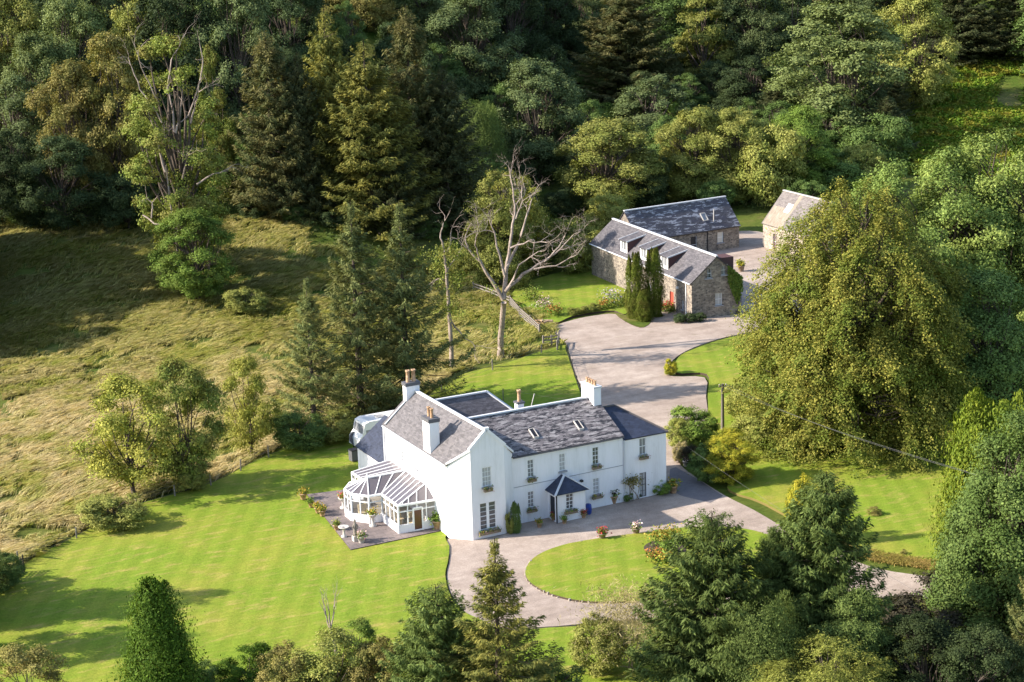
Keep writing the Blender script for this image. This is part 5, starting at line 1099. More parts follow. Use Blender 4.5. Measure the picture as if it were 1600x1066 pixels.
# ---- the great trees on the right
def special(name, label, px, base, top, width, fn, leafm, bark=M_bark, hscale=None):
    p = at(px, base); k = FPX/depth(p); h = height_to(p, px, top); o = thing('tree', label, 'tree', (p[0], p[1], 0.0)); tk, V = fn(h, width/2/k)
    tk.build('trunk', bark, o); link('crown', np_mesh('crown', V, 4), leafm, o); return o
special('beech', 'huge golden-green drooping beech beside the lawn', 1330, 692, 284, 292, lambda h, r: broad(81, h, r, 0.0, 120, 1900, 170, 0.21, 0.95, 0.20, 0.42, droop=1.15, clen=2.1, prof_=([0, .12, .35, .6, .75, .89, 1], [.90, 1, 1, .95, .76, .46, .12])), L['beech'])
special('syc', 'broad sycamore with a sunlit pale green top behind the golden beech', 1440, 600, 228, 300, lambda h, r: broad(82, h, r, 0.0, 74, 2300, 66, 0.27, 0.75, 0.24, 0.75, prof_=([0, .2, .5, .75, .9, 1], [.8, 1, 1, .82, .55, .15])), L['syc_mid'])
special('syc', 'great sycamore at the right edge with a knobbly pale green crown', 1565, 590, 200, 330, lambda h, r: broad(83, h, r, 0.0, 80, 2600, 66, 0.27, 0.75, 0.24, 0.8, prof_=([0, .2, .5, .75, .9, 1], [.8, 1, 1, .85, .6, .15])), L['syc_light'])
T('broadA', 1530, 672, 420, 200, 'sycamore', 'lower dark green tree beneath the great sycamore at the right')
T('broadB', 1440, 668, 470, 120, 'dark', 'dark undergrowth tree between beech and right-hand sycamores')
T('bushB', 1190, 700, 640, 90, 'olive', 'loose olive shrub under the left skirt of the golden beech', 'bush', 'shrub')
T('bush', 1160, 655, 590, 70, 'olive', 'straggling olive shrub between the power pole and the golden beech', 'bush', 'shrub')
special('lime', 'large fresh green tree filling the right edge in front of the lawn', 1578, 1010, 650, 225, lambda h, r: broad(84, h, r, 0.0, 70, 2500, 72, 0.19, 0.60, 0.25, 0.55, flat_=0.9, prof_=([0, .2, .5, .75, 1], [.8, 1, .85, .6, .1])), L['fresh'])
T('feather', 1548, 900, 616, 170, 'gold_cypress', 'yellow-green feathery cypress behind the large fresh green tree on the right')
T('youngB', 1605, 1130, 850, 120, 'spruce_blue', 'grey-green conifer at the bottom right edge')
# ---- foreground
T('cypress', 258, 1120, 905, 128, 'cypress', 'dense dark green conical cypress standing on the lawn at the bottom left')
T('bush', 390, 1078, 1015, 95, 'cypress', 'rounded dark green shrub right of the conical cypress', 'bush', 'shrub')
T('bushB', 322, 1082, 1035, 60, 'sycamore', 'low green shrub tucked against the conical cypress', 'bush', 'shrub')
T('airy', 45, 1130, 1008, 125, 'brown', 'brownish thin shrub in the bottom left corner', 'bush', 'shrub')
for i, (px, tp, w) in enumerate([(450, 1008, 100), (520, 985, 130), (600, 1000, 120), (480, 1030, 120)]):
    T(('bushB', 'airyB')[i % 2], px, 1120, tp, w, ('brown', 'olive')[i % 2], ('brownish hawthorn at the left of the thorn hedge along the bottom', 'tallest brownish hawthorn, under the leafless sapling', 'brownish hawthorn at the right of the thorn hedge, by the dark holly', 'front hawthorn of the thorn hedge at the bottom edge')[i], 'bush', 'shrub', 'hawthorns along the bottom edge')
T('tallA', 565, 1085, 966, 75, 'bright', 'slim bright green sapling behind the thorn hedge', 'tree')
p = at(528, 1040); o = thing('dead_tree', 'leafless grey sapling sticking up behind the thorn hedge', 'tree', (p[0], p[1], 0)); bare(91, height_to(p, 528, 918), 0.5, 0.17, 4, 0.40, 0.4, 0.50, 3, 0.12).build('trunk', M_dead, o)
T('fir', 690, 1140, 918, 175, 'yew', 'dark green holly-like tree left of the front spruce')
T('youngA', 783, 1160, 848, 205, 'spruce_gold', 'front spruce with a thin bare spire over the gravel')
T('bush', 870, 1110, 1032, 110, 'yew', 'dark green bush at the bottom edge right of the front spruce', 'bush', 'shrub')
T('bushB', 935, 1050, 962, 90, 'olive', 'olive bush left of the leafless twiggy shrub', 'bush', 'shrub')
p = at(985, 1040); o = thing('shrub', 'leafless grey-brown twiggy shrub beside the gravel loop', 'shrub', (p[0], p[1], 0)); h_ = height_to(p, 985, 918)
for i in range(7):
    mb = bare(100+i, h_*RNG.uniform(0.8, 1.05), 0.8, 0.06, 5, 0.55, 0.35, 0.18, 5, 0.14); t = mb.build('stem', M_dead, o); t.location = (RNG.normal()*0.8, RNG.normal()*0.8, 0); t.rotation_euler = (RNG.normal()*0.22, RNG.normal()*0.22, i)
rng = np.random.default_rng(111); q = np.c_[rng.normal(size=(7000, 2))*1.35, rng.uniform(0.25, 0.95, 7000)*h_]
link('twigs', np_mesh('twigs', leaf_quads(q, rng.normal(size=q.shape), rng.uniform(0.15, 0.5, 7000), rng, 0.10), 4), L['twig'], o)
T('fir', 1112, 1110, 806, 235, 'yew', 'big dark feathery yew at the bottom centre right, in front of the oval lawn')
T('firB', 1285, 1085, 742, 225, 'yew', 'tall dark evergreen right of the big feathery yew, cutting into the lawn')
T('firB', 1205, 1080, 826, 120, 'yew', 'middle dark evergreen between the big yew and the tall evergreen')
T('yewA', 1190, 1140, 930, 150, 'yew', 'lower dark evergreen in front of the middle evergreen')
T('evergreen', 1330, 1120, 920, 130, 'yew', 'lower dark evergreen in front of the tall evergreen')
T('bush', 1255, 850, 742, 55, 'yellow', 'pale yellow-leaved shrub rising behind the tall dark evergreen', 'tree')
T('firB', 1243, 1078, 796, 140, 'yew', 'dark evergreen filling the gap between the middle and the tall evergreens')
T('larch', 1290, 1185, 1008, 240, 'larch', 'yellow-green larch crown at the bottom edge in front of the evergreens')
T('bush', 1480, 1010, 908, 190, 'purple', 'dark purplish shrub beside the lower drive')
T('broadB', 1440, 1130, 960, 150, 'shade_dark', 'very dark tree in the shade at the bottom right')
T('broadA', 1530, 1150, 985, 150, 'shade_dark', 'deep shaded tree at the bottom right, left of the grey-green conifer')
# ---- cottage and courtyard planting
T('column', 993, 497, 394, 33, 'cyp_olive', 'left columnar cypress of the pair in front of the cottage')
T('column', 1022, 494, 387, 31, 'cyp_olive', 'right columnar cypress of the pair in front of the cottage')
T('column', 1007, 502, 452, 28, 'cyp_olive', 'shorter columnar cypress between and before the pair at the cottage')
T('bush', 1048, 586, 561, 22, 'yellow', 'small rounded yellow-green shrub on the corner of the drive', 'bush', 'shrub')
T('bush', 1088, 695, 636, 78, 'bright', 'spreading green shrub left of the power pole', 'bush', 'shrub')
T('bushB', 1060, 702, 652, 46, 'olive', 'olive shrub at the left of the shrubbery by the house end', 'bush', 'shrub')
T('broadB', 1140, 752, 672, 88, 'yellow', 'yellow-green shrub with bright young leaves below the power pole', 'bush', 'shrub')
T('bushB', 1105, 752, 695, 60, 'sycamore', 'green shrub before the yellow-green shrub', 'bush', 'shrub')
T('bushB', 1066, 724, 690, 30, 'twig', 'greyish shrub behind the purple-black rounded shrub', 'bush', 'shrub')
T('bush', 1081, 728, 693, 34, 'purple', 'rounded purple-black shrub at the end of the house', 'bush', 'shrub')
T('airyB', 1365, 806, 790, 24, 'brown', 'tiny brownish sapling alone on the right-hand lawn', 'bush', 'shrub')
T('airyB', 1412, 868, 858, 12, 'brown', 'tiny tuft at the lower edge of the right-hand lawn', 'bush', 'shrub')

# ================================================================== SMALL THINGS
def clump(c, rad_, n, size, m, name, parent, rng=RNG, fl=0.7):
    q = np.asarray(c)+rng.normal(size=(n, 3))*np.array([rad_, rad_, rad_*fl])*0.55
    return link(name, np_mesh(name, leaf_quads(q, rng.normal(size=(n, 3))*0.7+(0, 0, 0.8), size*rng.uniform(0.6, 1.3, n), rng, 0.75), 4), m, parent)
def pot_plant(px, py, label, petal_m, s=1.0, leafk='bright', potm=None, z=0.16, tall=0.0, group=None, cat='flower pot', world=None):
    q = (np.array(world) if world is not None else np.array(flat([(px, py)])[0])); o = thing('flower_pot', label, cat, (q[0], q[1], z), 0, group)
    mb = MB(); mb.smooth = True; prof = [(0.16*s, 0), (0.24*s, 0.36*s), (0.27*s, 0.36*s), (0.27*s, 0.42*s), (0.2*s, 0.42*s)]
    if tall: prof = [(0.26*s, 0), (0.26*s, 0.10), (0.12*s, 0.16), (0.10*s, tall*0.7), (0.22*s, tall*0.82), (0.34*s, tall), (0.36*s, tall+0.05), (0.28*s, tall+0.05)]
    mb.lathe(prof, 12); mb.build('pot' if not tall else 'urn', potm or M_pot, o); t = (tall+0.05) if tall else 0.42*s
    clump((0, 0, t+0.10*s), 0.29*s, 130, 0.14*s, L[leafk], 'leaves', o); clump((0, 0, t+0.18*s), 0.31*s, 120, 0.12*s, petal_m, 'flowers', o)
    return o
Z0 = 0.16
pot_plant(474, 783, 'pot of yellow flowers at the far corner of the patio', P_yellow, 1.2)
pot_plant(486, 795, 'pot of green leaves on the patio edge between two yellow pots', L['bright'], 0.9)
pot_plant(497, 804, 'yellow flowers in a bowl on the patio edge, left of the joined pair', P_yellow, 1.1)
pot_plant(504, 809, 'yellow flowers in a bowl on the patio edge, right of the joined pair', P_yellow, 1.1)
pot_plant(537, 797, 'red geraniums in a tall stone urn beside the conservatory bay', P_red, 1.15, potm=M_stonegrey, tall=0.85, cat='urn')
pot_plant(583, 825, 'yellow and pink flowers in a tall stone urn before the conservatory', P_yellow, 1.15, potm=M_stonegrey, tall=0.95, cat='urn')
pot_plant(526, 831, 'pot of grassy leaves on the patio edge left of the bird bath', L['olive'], 1.0)
pot_plant(565, 851, 'wide low pot of pale flowers near the front corner of the patio', P_pink, 1.2, potm=M_stonegrey)
pot_plant(684, 829, 'large pot of leafy green plants against the house wall by the conservatory', L['bright'], 1.6)
q = flat([(538, 842)])[0]; o = thing('bird_bath', 'pale stone bird bath on the patio', 'bird bath', (*q, Z0))
mb = MB(); mb.smooth = True; mb.lathe([(0.24, 0), (0.24, 0.08), (0.10, 0.14), (0.09, 0.62), (0.16, 0.70)], 14); mb.build('pedestal', M_stonegrey, o)
mb = MB(); mb.smooth = True; mb.lathe([(0.14, 0.70), (0.38, 0.76), (0.44, 0.84), (0.38, 0.84), (0.1, 0.78)], 16); mb.build('bowl', M_stonegrey, o)
q = flat([(556, 848)])[0]; o = thing('statue', 'slim weathered garden statue on a plinth near the patio corner', 'statue', (*q, Z0))
mb = MB(); mb.box((-0.22, -0.22, 0), (0.22, 0.22, 0.4)); mb.build('plinth', M_stonegrey, o)
mb = MB(); mb.smooth = True; mb.lathe([(0.15, 0.4), (0.17, 0.6), (0.13, 0.9), (0.16, 1.15), (0.15, 1.32), (0.06, 1.42), (0.07, 1.48), (0.10, 1.58), (0.07, 1.70), (0.01, 1.74)], 12)
for s in (-1, 1): mb.tube([(0.15*s, 0, 1.3), (0.24*s, -0.05, 1.05), (0.12*s, -0.16, 0.98)], [0.05, 0.045, 0.035], 6)
mb.build('figure', M_greywood, o)
q = flat([(645, 831)])[0]; o = thing('garden_bench', 'grey wooden bench against the conservatory wall', 'bench', (*q, Z0), rad(-5))
for k in range(4): pass
mb = MB()
for k in range(4): mb.box((-0.75, -0.22+k*0.12, 0.42), (0.75, -0.12+k*0.12, 0.46))
mb.build('seat', M_greywood, o); mb = MB()
for k in range(3): mb.box((-0.75, 0.27, 0.56+k*0.12), (0.75, 0.31, 0.65+k*0.12))
mb.build('backrest', M_greywood, o)
for x_ in (-0.68, 0.68):
    for y_, h_ in ((-0.2, 0.42), (0.25, 0.92)):
        mb = MB(); mb.box((x_-0.04, y_-0.03, 0), (x_+0.04, y_+0.03, h_)); mb.build('leg', M_greywood, o)
# window boxes on the sills
def window_box(x, y, z, w, label):
    o = thing('window_box', label, 'window box', (x, y, z), 0, 'window boxes of the white house'); mb = MB(); mb.box((-w/2, -0.28, 0.0), (w/2, -0.06, 0.2)); mb.build('trough', M_wood, o)
    for k in range(max(2, int(w/0.35))):
        c = (-w/2+0.15+k*(w-0.3)/max(1, int(w/0.35)-1), -0.2, 0.22); clump(c, 0.22, 36, 0.12, L['bright'], 'leaves', o, fl=0.9)
        clump((c[0], c[1]-0.05, c[2]+0.06), 0.2, 16, 0.09, (P_yellow, P_pink)[k % 2], 'flowers', o)
window_box(1.34, 0.0, 3.72, 0.7, 'hanging window box under the upper gable window')
window_box(1.34, 0.0, 0.33, 1.8, 'long window box of white and yellow flowers under the ground floor gable window')
window_box(5.78, CC, 3.28, 0.7, 'narrow empty-looking box under the upper window nearest the gable')
window_box(11.58, CC, 3.28, 0.8, 'window box under the upper window nearest the extension')
window_box(5.72, CC, 0.80, 0.8, 'window box under the ground floor window left of the porch')
window_box(11.58, CC, 0.80, 0.9, 'window box of orange flowers under the ground floor window right of the porch')
window_box(8.38, py0, 0.62, 1.1, 'window box of white flowers on the front of the porch')
window_box(15.95, CC, 3.30, 0.8, 'window box under the upper window of the extension')
# pots along the front
pot_plant(843, 824, 'small pot of yellow-green plants alone on the gravel left of the porch', P_yellow, 0.9, z=0.0)
pot_plant(865, 813, 'red-brown pot tucked beside the porch door', P_red, 0.8, z=0.0)
pot_plant(882, 818, 'little pot of leaves at the front corner of the porch', L['bright'], 0.8, z=0.0)
pot_plant(912, 809, 'red-brown pot at the right front corner of the porch', P_red, 0.9, z=0.0)
pot_plant(941, 843, 'tub of red flowers on the gravel by the oval lawn', P_red, 1.25, z=0.0, potm=M_wood)
pot_plant(994, 835, 'tub of pink and white flowers on the gravel by the oval lawn', P_pink, 1.25, z=0.0, potm=M_wood)
pot_plant(958, 786, 'shrubby red-leaved plant in a pot against the main front', L['purple'], 1.5, z=0.0)
pot_plant(1052, 770, 'pot of yellow and red flowers by the corner of the extension', P_yellow, 1.5, z=0.0)
pot_plant(1072, 729, 'white flowers in a pot beneath the purple-black shrub', P_pink, 1.2, z=0.0, potm=M_stonegrey)
q = flat([(919, 803)])[0]; o = thing('barrel', 'blue plastic barrel beside the porch', 'barrel', (*q, 0)); mb = MB(); mb.smooth = True
mb.lathe([(0.22, 0), (0.28, 0.12), (0.30, 0.4), (0.28, 0.68), (0.23, 0.8), (0.05, 0.8)], 14); mb.build('body', M_blue, o)
for px, py, tp, w, lk, lab, kd in ((806, 832, 783, 18, 'sycamore', 'tall climbing shrub in the corner beside the gable bay', 'column'), (797, 834, 800, 14, 'olive', 'shorter shrub at the foot of the gable bay wall', 'bush'),
                                   (1032, 772, 750, 34, 'bright', 'low bushy shrub at the right end of the extension front', 'bush'), (1024, 770, 742, 10, 'bright', 'thin climbing shrub right of the extension door', 'column'),
                                   (980, 782, 766, 22, 'sycamore', 'green shrub at the foot of the extension wall by the downpipe', 'bush'), (996, 777, 768, 14, 'dark', 'dark low plants left of the extension door', 'bush')):
    plant(kd, px, py, tp, w, lk, lab, 'shrub', 'shrub')
o = thing('climbing_rose', 'dry brown climbing rose trained over the extension wall', 'climber', (14.7, CC-0.12, 0.0)); mb = MB()
for k in range(6): mb.tube(curve((RNG.uniform(-0.3, 0.8), 0, 0), (RNG.uniform(-0.5, 0.9), -0.05, RNG.uniform(1.5, 2.1)), RNG, 0.1, 5), [0.03]*6, 4)
mb.build('stems', M_wood, o); clump((0.1, -0.1, 1.75), 0.75, 420, 0.16, L['brown'], 'leaves', o, fl=0.5)
# stone edging round the oval lawn
o = thing('stone_edging', 'row of small rough stones edging the oval lawn', 'edging', (ISL_W[0][0], ISL_W[0][1], 0)); mb = MB(); rr = random.Random(3); PW = ISL_W+[ISL_W[0]]
for a, b_ in zip(PW, PW[1:]):
    d = math.hypot(b_[0]-a[0], b_[1]-a[1]); n_ = max(1, int(d/0.34))
    for j in range(n_):
        if rr.random() < 0.25: continue
        t = (j+0.5)/n_; x = a[0]+(b_[0]-a[0])*t-ISL_W[0][0]; y = a[1]+(b_[1]-a[1])*t-ISL_W[0][1]; s_ = rr.uniform(0.06, 0.17); hh = rr.uniform(0.05, 0.17)
        ring = [(x+s_*math.cos(k*1.257+rr.random()*0.5), y+s_*math.sin(k*1.257+rr.random()*0.5)) for k in range(5)]
        top = [(x+(u-x)*0.65, y+(v-y)*0.65, hh) for u, v in ring]; mb.face(top)
        for k in range(5): mb.face([(*ring[k], 0), (*ring[(k+1) % 5], 0), top[(k+1) % 5], top[k]])
mb.build('stones', M_edge, o)
# flower bed cut into the oval lawn
q = flat([(1030, 862)])[0]; slab('flower_bed', [(q[0]+0.6+1.5*math.cos(a)*(1+0.1*math.sin(3*a)), q[1]+1.7*math.sin(a)) for a in np.linspace(0, 6.28, 24)[:-1]], 0.165, M_soil, M_soil, 0.1)
for px, py, s_, m_, lab in ((1032, 848, 1.0, P_yellow, 'tall yellow daisies in the bed on the oval lawn'), (1050, 842, 0.9, P_yellow, 'yellow daisies at the back of the bed on the oval lawn'), (1025, 872, 0.7, P_orange, 'orange low flowers at the front of the bed on the oval lawn'), (1040, 876, 0.7, P_yellow, 'low yellow flowers at the right of the bed on the oval lawn'), (1042, 862, 0.8, L['bright'], 'green leafy clump in the middle of the bed on the oval lawn')):
    w_ = flat([(px, py+6)])[0]; o = thing('flower_clump', lab, 'flowers', (*w_, 0.16)); clump((0, 0, 0.5*s_), 0.9*s_, 240, 0.2, L['bright'], 'leaves', o); clump((0, 0, 0.85*s_), 0.9*s_, 200, 0.15, m_, 'flowers', o, fl=0.4)
# ivy, hydrangea, beds at the cottage
def flower_bush(px, py, s_, m_, lab, name='shrub', lk='bright', n_=260, zf=0.6):
    w_ = flat([(px, py)])[0]; o = thing(name, lab, 'shrub', (*w_, 0.05)); clump((0, 0, s_*0.5), s_, 420, 0.22, L[lk], 'leaves', o); clump((0, -0.1, s_*0.85), s_*0.9, n_, 0.17, m_, 'flowers', o, fl=zf); return o
flower_bush(957, 478, 1.5, P_lilac, 'lilac hydrangea beside the cottage lawn'); flower_bush(944, 483, 0.9, P_orange, 'orange-flowered shrub left of the hydrangea')
flower_bush(972, 478, 1.2, L['olive'], 'green shrub between hydrangea and cypresses'); flower_bush(1040, 487, 0.9, P_red, 'bright red-orange flowers at the cottage door'); flower_bush(1052, 486, 0.7, P_yellow, 'yellow flowers right of the cottage door')
flower_bush(866, 494, 1.0, P_orange, 'orange-flowered shrub at the lawn end by the timber fence'); flower_bush(850, 487, 1.2, P_pink, 'white-flowered shrub at the end of the timber fence'); flower_bush(830, 470, 1.2, L['olive'], 'leafy shrub behind the timber fence')
for i, px in enumerate((897, 908, 919, 930)): plant('bush', px, 493-i*2.2, 480-i*2.2, 20, 'olive', ('first low clipped bush of the row along the cottage lawn, from the left', 'second low clipped bush of the row along the cottage lawn', 'third low clipped bush of the row along the cottage lawn', 'last low clipped bush of the row, nearest the orange shrub')[i], 'shrub', 'shrub', 'low bushes along the cottage lawn')
for i, (px, lab) in enumerate(((1062, 'scrub at the left foot of the cottage corner'), (1078, 'scrub at the foot of the cottage corner'), (1094, 'scrub beneath the cottage gable'))): plant('bushB', px, 504-i, 490-i, 22, 'dark', lab, 'shrub', 'shrub')
o = thing('ivy', 'bright green ivy covering the right side of the cottage gable', 'ivy', tuple(cot.matrix_basis @ Vector((CL, 0, 0)))); rng = np.random.default_rng(8); cb_ = Vector((math.cos(cr+math.pi), math.sin(cr+math.pi), 0)); cy = Vector((-cb_.y, cb_.x, 0))
N = 2600; yy = rng.uniform(4.6, 6.55, N); zz = rng.uniform(1.2, 5.9, N); ok = (zz < 7.1-(yy-3.18)*0.84+0.1) & (zz > 1.0+2.4*np.abs(yy-5.9)) & (vnoise(yy*2, zz*2, 3) > 0.15); yy = yy[ok]; zz = zz[ok]
q = np.array(cb_)*rng.uniform(0.02, 0.3, (len(yy), 1))+np.array(cy)*yy[:, None]+np.array([0, 0, 1.0])*zz[:, None]
link('leaves', np_mesh('leaves', leaf_quads(q, np.array(cb_)+rng.normal(size=q.shape)*0.4, rng.uniform(0.15, 0.32, len(q)), rng), 4), L['bright'], o)
mb = MB()
for k in range(5): mb.tube(curve(np.array(cb_)*0.05+np.array(cy)*(5.9+0.1*k), np.array(cb_)*0.08+np.array(cy)*(5.0+0.35*k)+np.array([0, 0, 3.5]), RNG, 0.05, 4), [0.05, 0.04, 0.03, 0.02, 0.02], 4)
mb.build('stems', M_bark, o)
pot_plant(1158, 424, 'yellow-green shrub in a brown tub in the cottage courtyard', L['olive'], 1.9, z=0.0, potm=M_wood, leafk='yellow')
q = flat([(1122, 390)])[0]; o = thing('bin', 'dark bin under the barn window', 'bin', (*q, 0), 0.1); mb = MB(); mb.box((-0.3, -0.3, 0), (0.3, 0.3, 0.95)); mb.build('body', M_lead, o); mb = MB(); mb.box((-0.33, -0.36, 0.95), (0.33, 0.33, 1.03)); mb.build('lid', M_black, o)
# bins behind the house
for px, py, lab, m_ in ((553, 722, 'dark green wheelie bin at the corner of the low outbuilding', M_lead),):
    q = flat([(px, py)])[0]; o = thing('bin', lab, 'bin', (*q, 0.1), 0.1); mb = MB(); mb.box((-0.32, -0.32, 0.08), (0.32, 0.32, 1.0)); mb.build('body', m_, o); mb = MB(); mb.box((-0.35, -0.38, 1.0), (0.35, 0.35, 1.08)); mb.build('lid', M_black, o)
q = flat([(553, 704)])[0]; o = thing('satellite_dish', 'dark round dish on a short post behind the outbuilding', 'dish', (*q, 0.1)); mb = MB(); mb.bar((0, 0, 0), (0, 0, 1.0), 0.08); mb.build('post', M_black, o)
mb = MB(); mb.smooth = True; mb.lathe([(0.02, 0), (0.4, 0.06), (0.62, 0.2), (0.6, 0.2), (0.38, 0.08), (0.02, 0.03)], 16); d_ = mb.build('dish', M_lead, o); d_.location = (0, 0, 1.0); d_.rotation_euler = (rad(70), 0, rad(20))
# white motorhome behind the outbuilding
o = thing('motorhome', 'white motorhome parked behind the low outbuilding', 'motorhome', (3.9, 25.2, 0.1), rad(2))
def prism(mb, prof, y0, y1):
    A = [(x, y0, z) for x, z in prof]; B = [(x, y1, z) for x, z in prof]; mb.face(A); mb.face(B[::-1])
    for k in range(len(prof)): mb.face([A[k], B[k], B[(k+1) % len(prof)], A[(k+1) % len(prof)]])
mb = MB(); prism(mb, [(-3.1, 0.4), (3.0, 0.4), (3.05, 2.55), (2.8, 2.75), (-2.3, 2.78), (-2.75, 2.6), (-2.95, 1.7), (-3.35, 1.2), (-3.4, 0.5)], -1.1, 1.1); mb.build('body', M_vanwhite, o)
for y_ in (-1.105, 1.105):
    for x0, x1 in ((-2.65, -1.9), (-1.2, 0.0), (1.0, 2.2)): mb = MB(); mb.box((x0, y_-0.012, 1.45), (x1, y_+0.012, 2.05)); mb.build('window', M_glass, o)
mb = MB(); mb.face([(-2.97, -0.95, 1.72), (-2.97, 0.95, 1.72), (-2.80, 0.95, 2.42), (-2.80, -0.95, 2.42)]); mb.build('windscreen', M_glass, o)
for x_ in (-2.3, 1.9):
    for y_ in (-1.0, 1.0): 
        mb = MB(); mb.smooth = True; mb.lathe([(0.01, -0.1), (0.36, -0.1), (0.38, 0), (0.36, 0.1), (0.01, 0.1)], 16); w_ = mb.build('wheel', M_black, o); w_.location = (x_, y_, 0.38); w_.rotation_euler = (rad(90), 0, 0)
mb = MB(); mb.box((-1.2, -0.5, 2.76), (-0.4, 0.3, 2.86)); mb.box((1.0, -0.3, 2.76), (1.7, 0.4, 2.86)); mb.build('roof_hatch', M_stonegrey, o)
# fences
def post_fence(pxs, label, step, h, m, wires=3, hw=0.05, name='wire_fence'):
    P = [at(*p) for p in pxs]; q = []
    for a, b_ in zip(P, P[1:]):
        n_ = max(1, int(np.linalg.norm(b_-a)/step)); q += [a+(b_-a)*j/n_ for j in range(n_)]
    q.append(P[-1]); c = q[0]; o = thing(name, label, 'fence', tuple(c)); 
    for r in q: mb = MB(); d = r-c; k = RNG.uniform(0.85, 1.12); mb.bar((d[0], d[1], d[2]-0.2), (d[0]+RNG.normal()*0.05, d[1]+RNG.normal()*0.05, d[2]+h*k), hw*2); mb.build('post', m, o)
    mb = MB()
    for w_ in range(wires):
        for a, b_ in zip(q, q[1:]): z_ = h*(0.3+0.6*w_/max(1, wires-1)); mb.tube([a-c+(0, 0, z_), b_-c+(0, 0, z_)], [0.012, 0.012], 3)
    mb.build('wires', M_wire, o)
post_fence([(30, 886), (120, 843), (215, 794), (330, 760), (420, 716), (560, 671), (640, 648)], 'post and wire fence between the mown lawn and the rough field', 3.2, 1.15, M_greywood)
post_fence([(690, 612), (770, 580), (846, 553)], 'post and wire fence along the lawn behind the house', 4.5, 1.2, M_greywood)
post_fence([(885, 549), (902, 600), (917, 645)], 'low wire fence along the lawn edge beside the drive', 5.5, 0.9, M_black, 2, 0.03)
def rail_fence(pxs, label, h=1.1, rails=4):
    P = [np.array([*flat([p])[0], 0.05]) for p in pxs]; c = P[0]; o = thing('timber_fence', label, 'fence', tuple(c))
    for r in P: mb = MB(); d = r-c; mb.bar((d[0], d[1], 0), (d[0], d[1], h+0.15), 0.16); mb.build('post', M_greywood, o)
    for a, b_ in zip(P, P[1:]):
        for k in range(rails): mb = MB(); z_ = 0.25+k*(h-0.3)/(rails-1); mb.bar((*(a-c)[:2], z_), (*(b_-c)[:2], z_), 0.05, 0.14); mb.build('rail', M_greywood, o)
rail_fence([(797, 478), (812, 496), (828, 510), (843, 524)], 'weathered timber rail fence beside the cottage lawn'); rail_fence([(849, 541), (862, 540), (873, 537), (871, 548)], 'short timber rail fence at the drive end with a stout post', 1.0, 3)
rail_fence([(740, 455), (770, 466), (797, 478)], 'timber rails half hidden behind the dead tree', 1.0, 3)
o = thing('woodpile', 'heap of orange-brown logs and pots at the end of the timber fence', 'woodpile', (*flat([(853, 509)])[0], 0.1))
for k in range(9): mb = MB(); a = RNG.uniform(0, 3.1); x, y = RNG.normal(size=2)*0.6; z_ = 0.12+0.2*(k % 3); mb.tube([(x-0.5*math.cos(a), y-0.5*math.sin(a), z_), (x+0.5*math.cos(a), y+0.5*math.sin(a), z_)], [0.13, 0.12], 7); mb.build('log', M_pot if k % 2 else M_wood, o)
q = at(18, 912); o = thing('woven_fence', 'dark woven hurdle fence in the left corner of the lawn', 'fence', (q[0], q[1], 0.05)); e_ = at(38, 896)-q; e2 = at(-30, 948)-q
for a, b_ in ((np.zeros(3), e_), (np.zeros(3), e2)):
    for k in range(7): mb = MB(); d = a+(b_-a)*k/6; mb.bar((d[0], d[1], 0), (d[0], d[1], 1.3+RNG.uniform(-0.1, 0.2)), 0.1); mb.build('stake', M_bark, o)
    mb = MB()
    for k in range(6): z_ = 0.2+0.18*k; mb.tube(curve((a[0], a[1], z_), (b_[0], b_[1], z_), RNG, 0.02, 8), [0.05]*9, 4)
    mb.build('weave', M_bark, o)
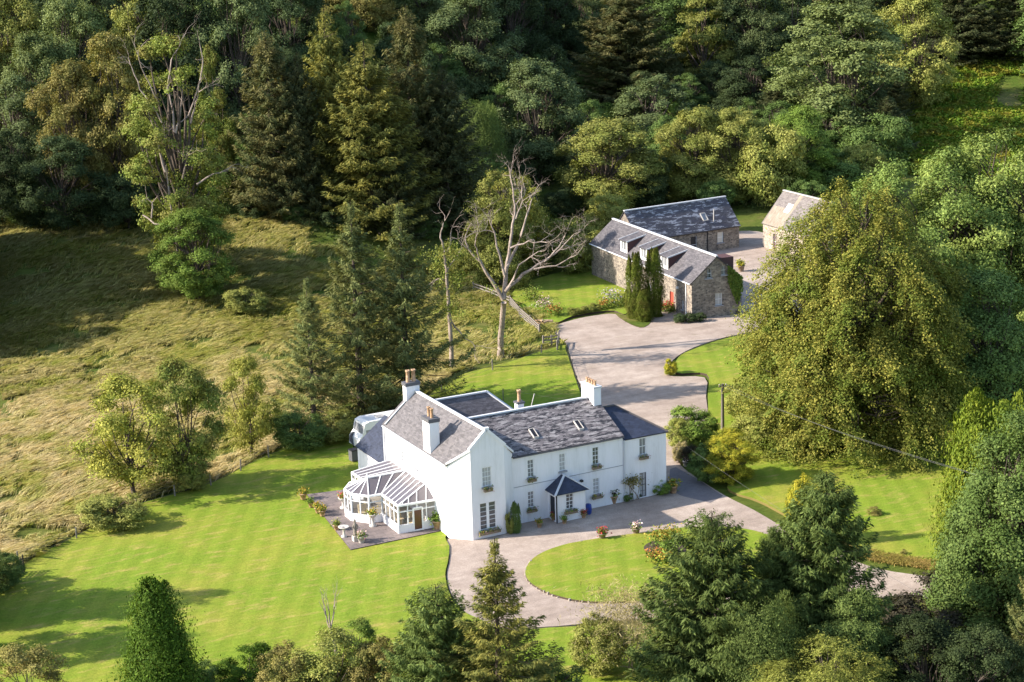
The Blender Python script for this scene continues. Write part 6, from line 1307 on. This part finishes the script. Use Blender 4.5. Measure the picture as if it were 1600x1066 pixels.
# pole, wires, clothes line
q = flat([(1129, 674)])[0]; pz = height_to(np.array([*q, 0]), 1128, 600); o = thing('power_pole', 'grey wooden power pole above the shrubbery right of the house', 'pole', (*q, 0)); mb = MB(); mb.smooth = True
mb.tube([(0, 0, -0.3), (0, 0, pz)], [0.17, 0.12], 8); mb.build('post', M_greywood, o)
mb = MB(); mb.bar((-0.35, 0.1, pz-0.25), (0.35, -0.1, pz-0.25), 0.06); mb.build('crossarm', M_wood, o)
for s_ in (-0.3, 0.3): mb = MB(); mb.smooth = True; mb.lathe([(0.03, 0), (0.07, 0.04), (0.05, 0.12), (0.07, 0.16), (0.02, 0.2)], 8, (s_, -0.1*s_/0.35, pz-0.2)); mb.build('insulator', M_stonegrey, o)
def cable(a, b_, sag, label, r_=0.008):
    a = np.array(a, float); b_ = np.array(b_, float); o = thing('overhead_cable', label, 'cable', tuple(a)); mb = MB()
    mb.tube([tuple((b_-a)*t-np.array([0, 0, sag*4*t*(1-t)])) for t in np.linspace(0, 1, 18)], [r_]*18, 4); mb.build('wire', M_wire, o)
d = ray(1512, 737); e_ = CAM+d*88.0
tp = np.array([q[0], q[1], pz-0.05]); cable(tp+(-0.3, 0.08, 0), e_, 0.35, 'upper overhead cable running from the power pole across the golden beech'); cable(tp+(0.3, -0.08, 0), e_+(0.3, -0.3, -0.15), 0.5, 'lower overhead cable running from the power pole across the golden beech')
d = ray(1450, 935); e_ = CAM+d*92.0; d2 = ray(1068, 694); s_ = CAM+d2*138.0; cable(tp+(0, 0, -0.1) if False else s_, e_, 0.3, 'single cable crossing in front of the yellow-green shrub down to the lower drive', 0.008)
for px, py in ((763, 626), (838, 640)):
    pass
o = thing('clothes_line', 'thin clothes line strung between posts on the lawn behind the house', 'clothes line', (*flat([(787, 645)])[0], 0.1)); a0 = np.array([*flat([(787, 645)])[0], 0.1]); b0 = np.array([*flat([(910, 665)])[0], 0.1]); dd_ = b0-a0
for v in (np.zeros(3), dd_): mb = MB(); mb.bar(tuple(v), (v[0], v[1], 2.3), 0.06); mb.build('post', M_wire, o)
mb = MB(); mb.tube([tuple(dd_*t+np.array([0, 0, 2.25-0.4*t*(1-t)])) for t in np.linspace(0, 1, 8)], [0.006]*8, 4); mb.build('line', M_wire, o)
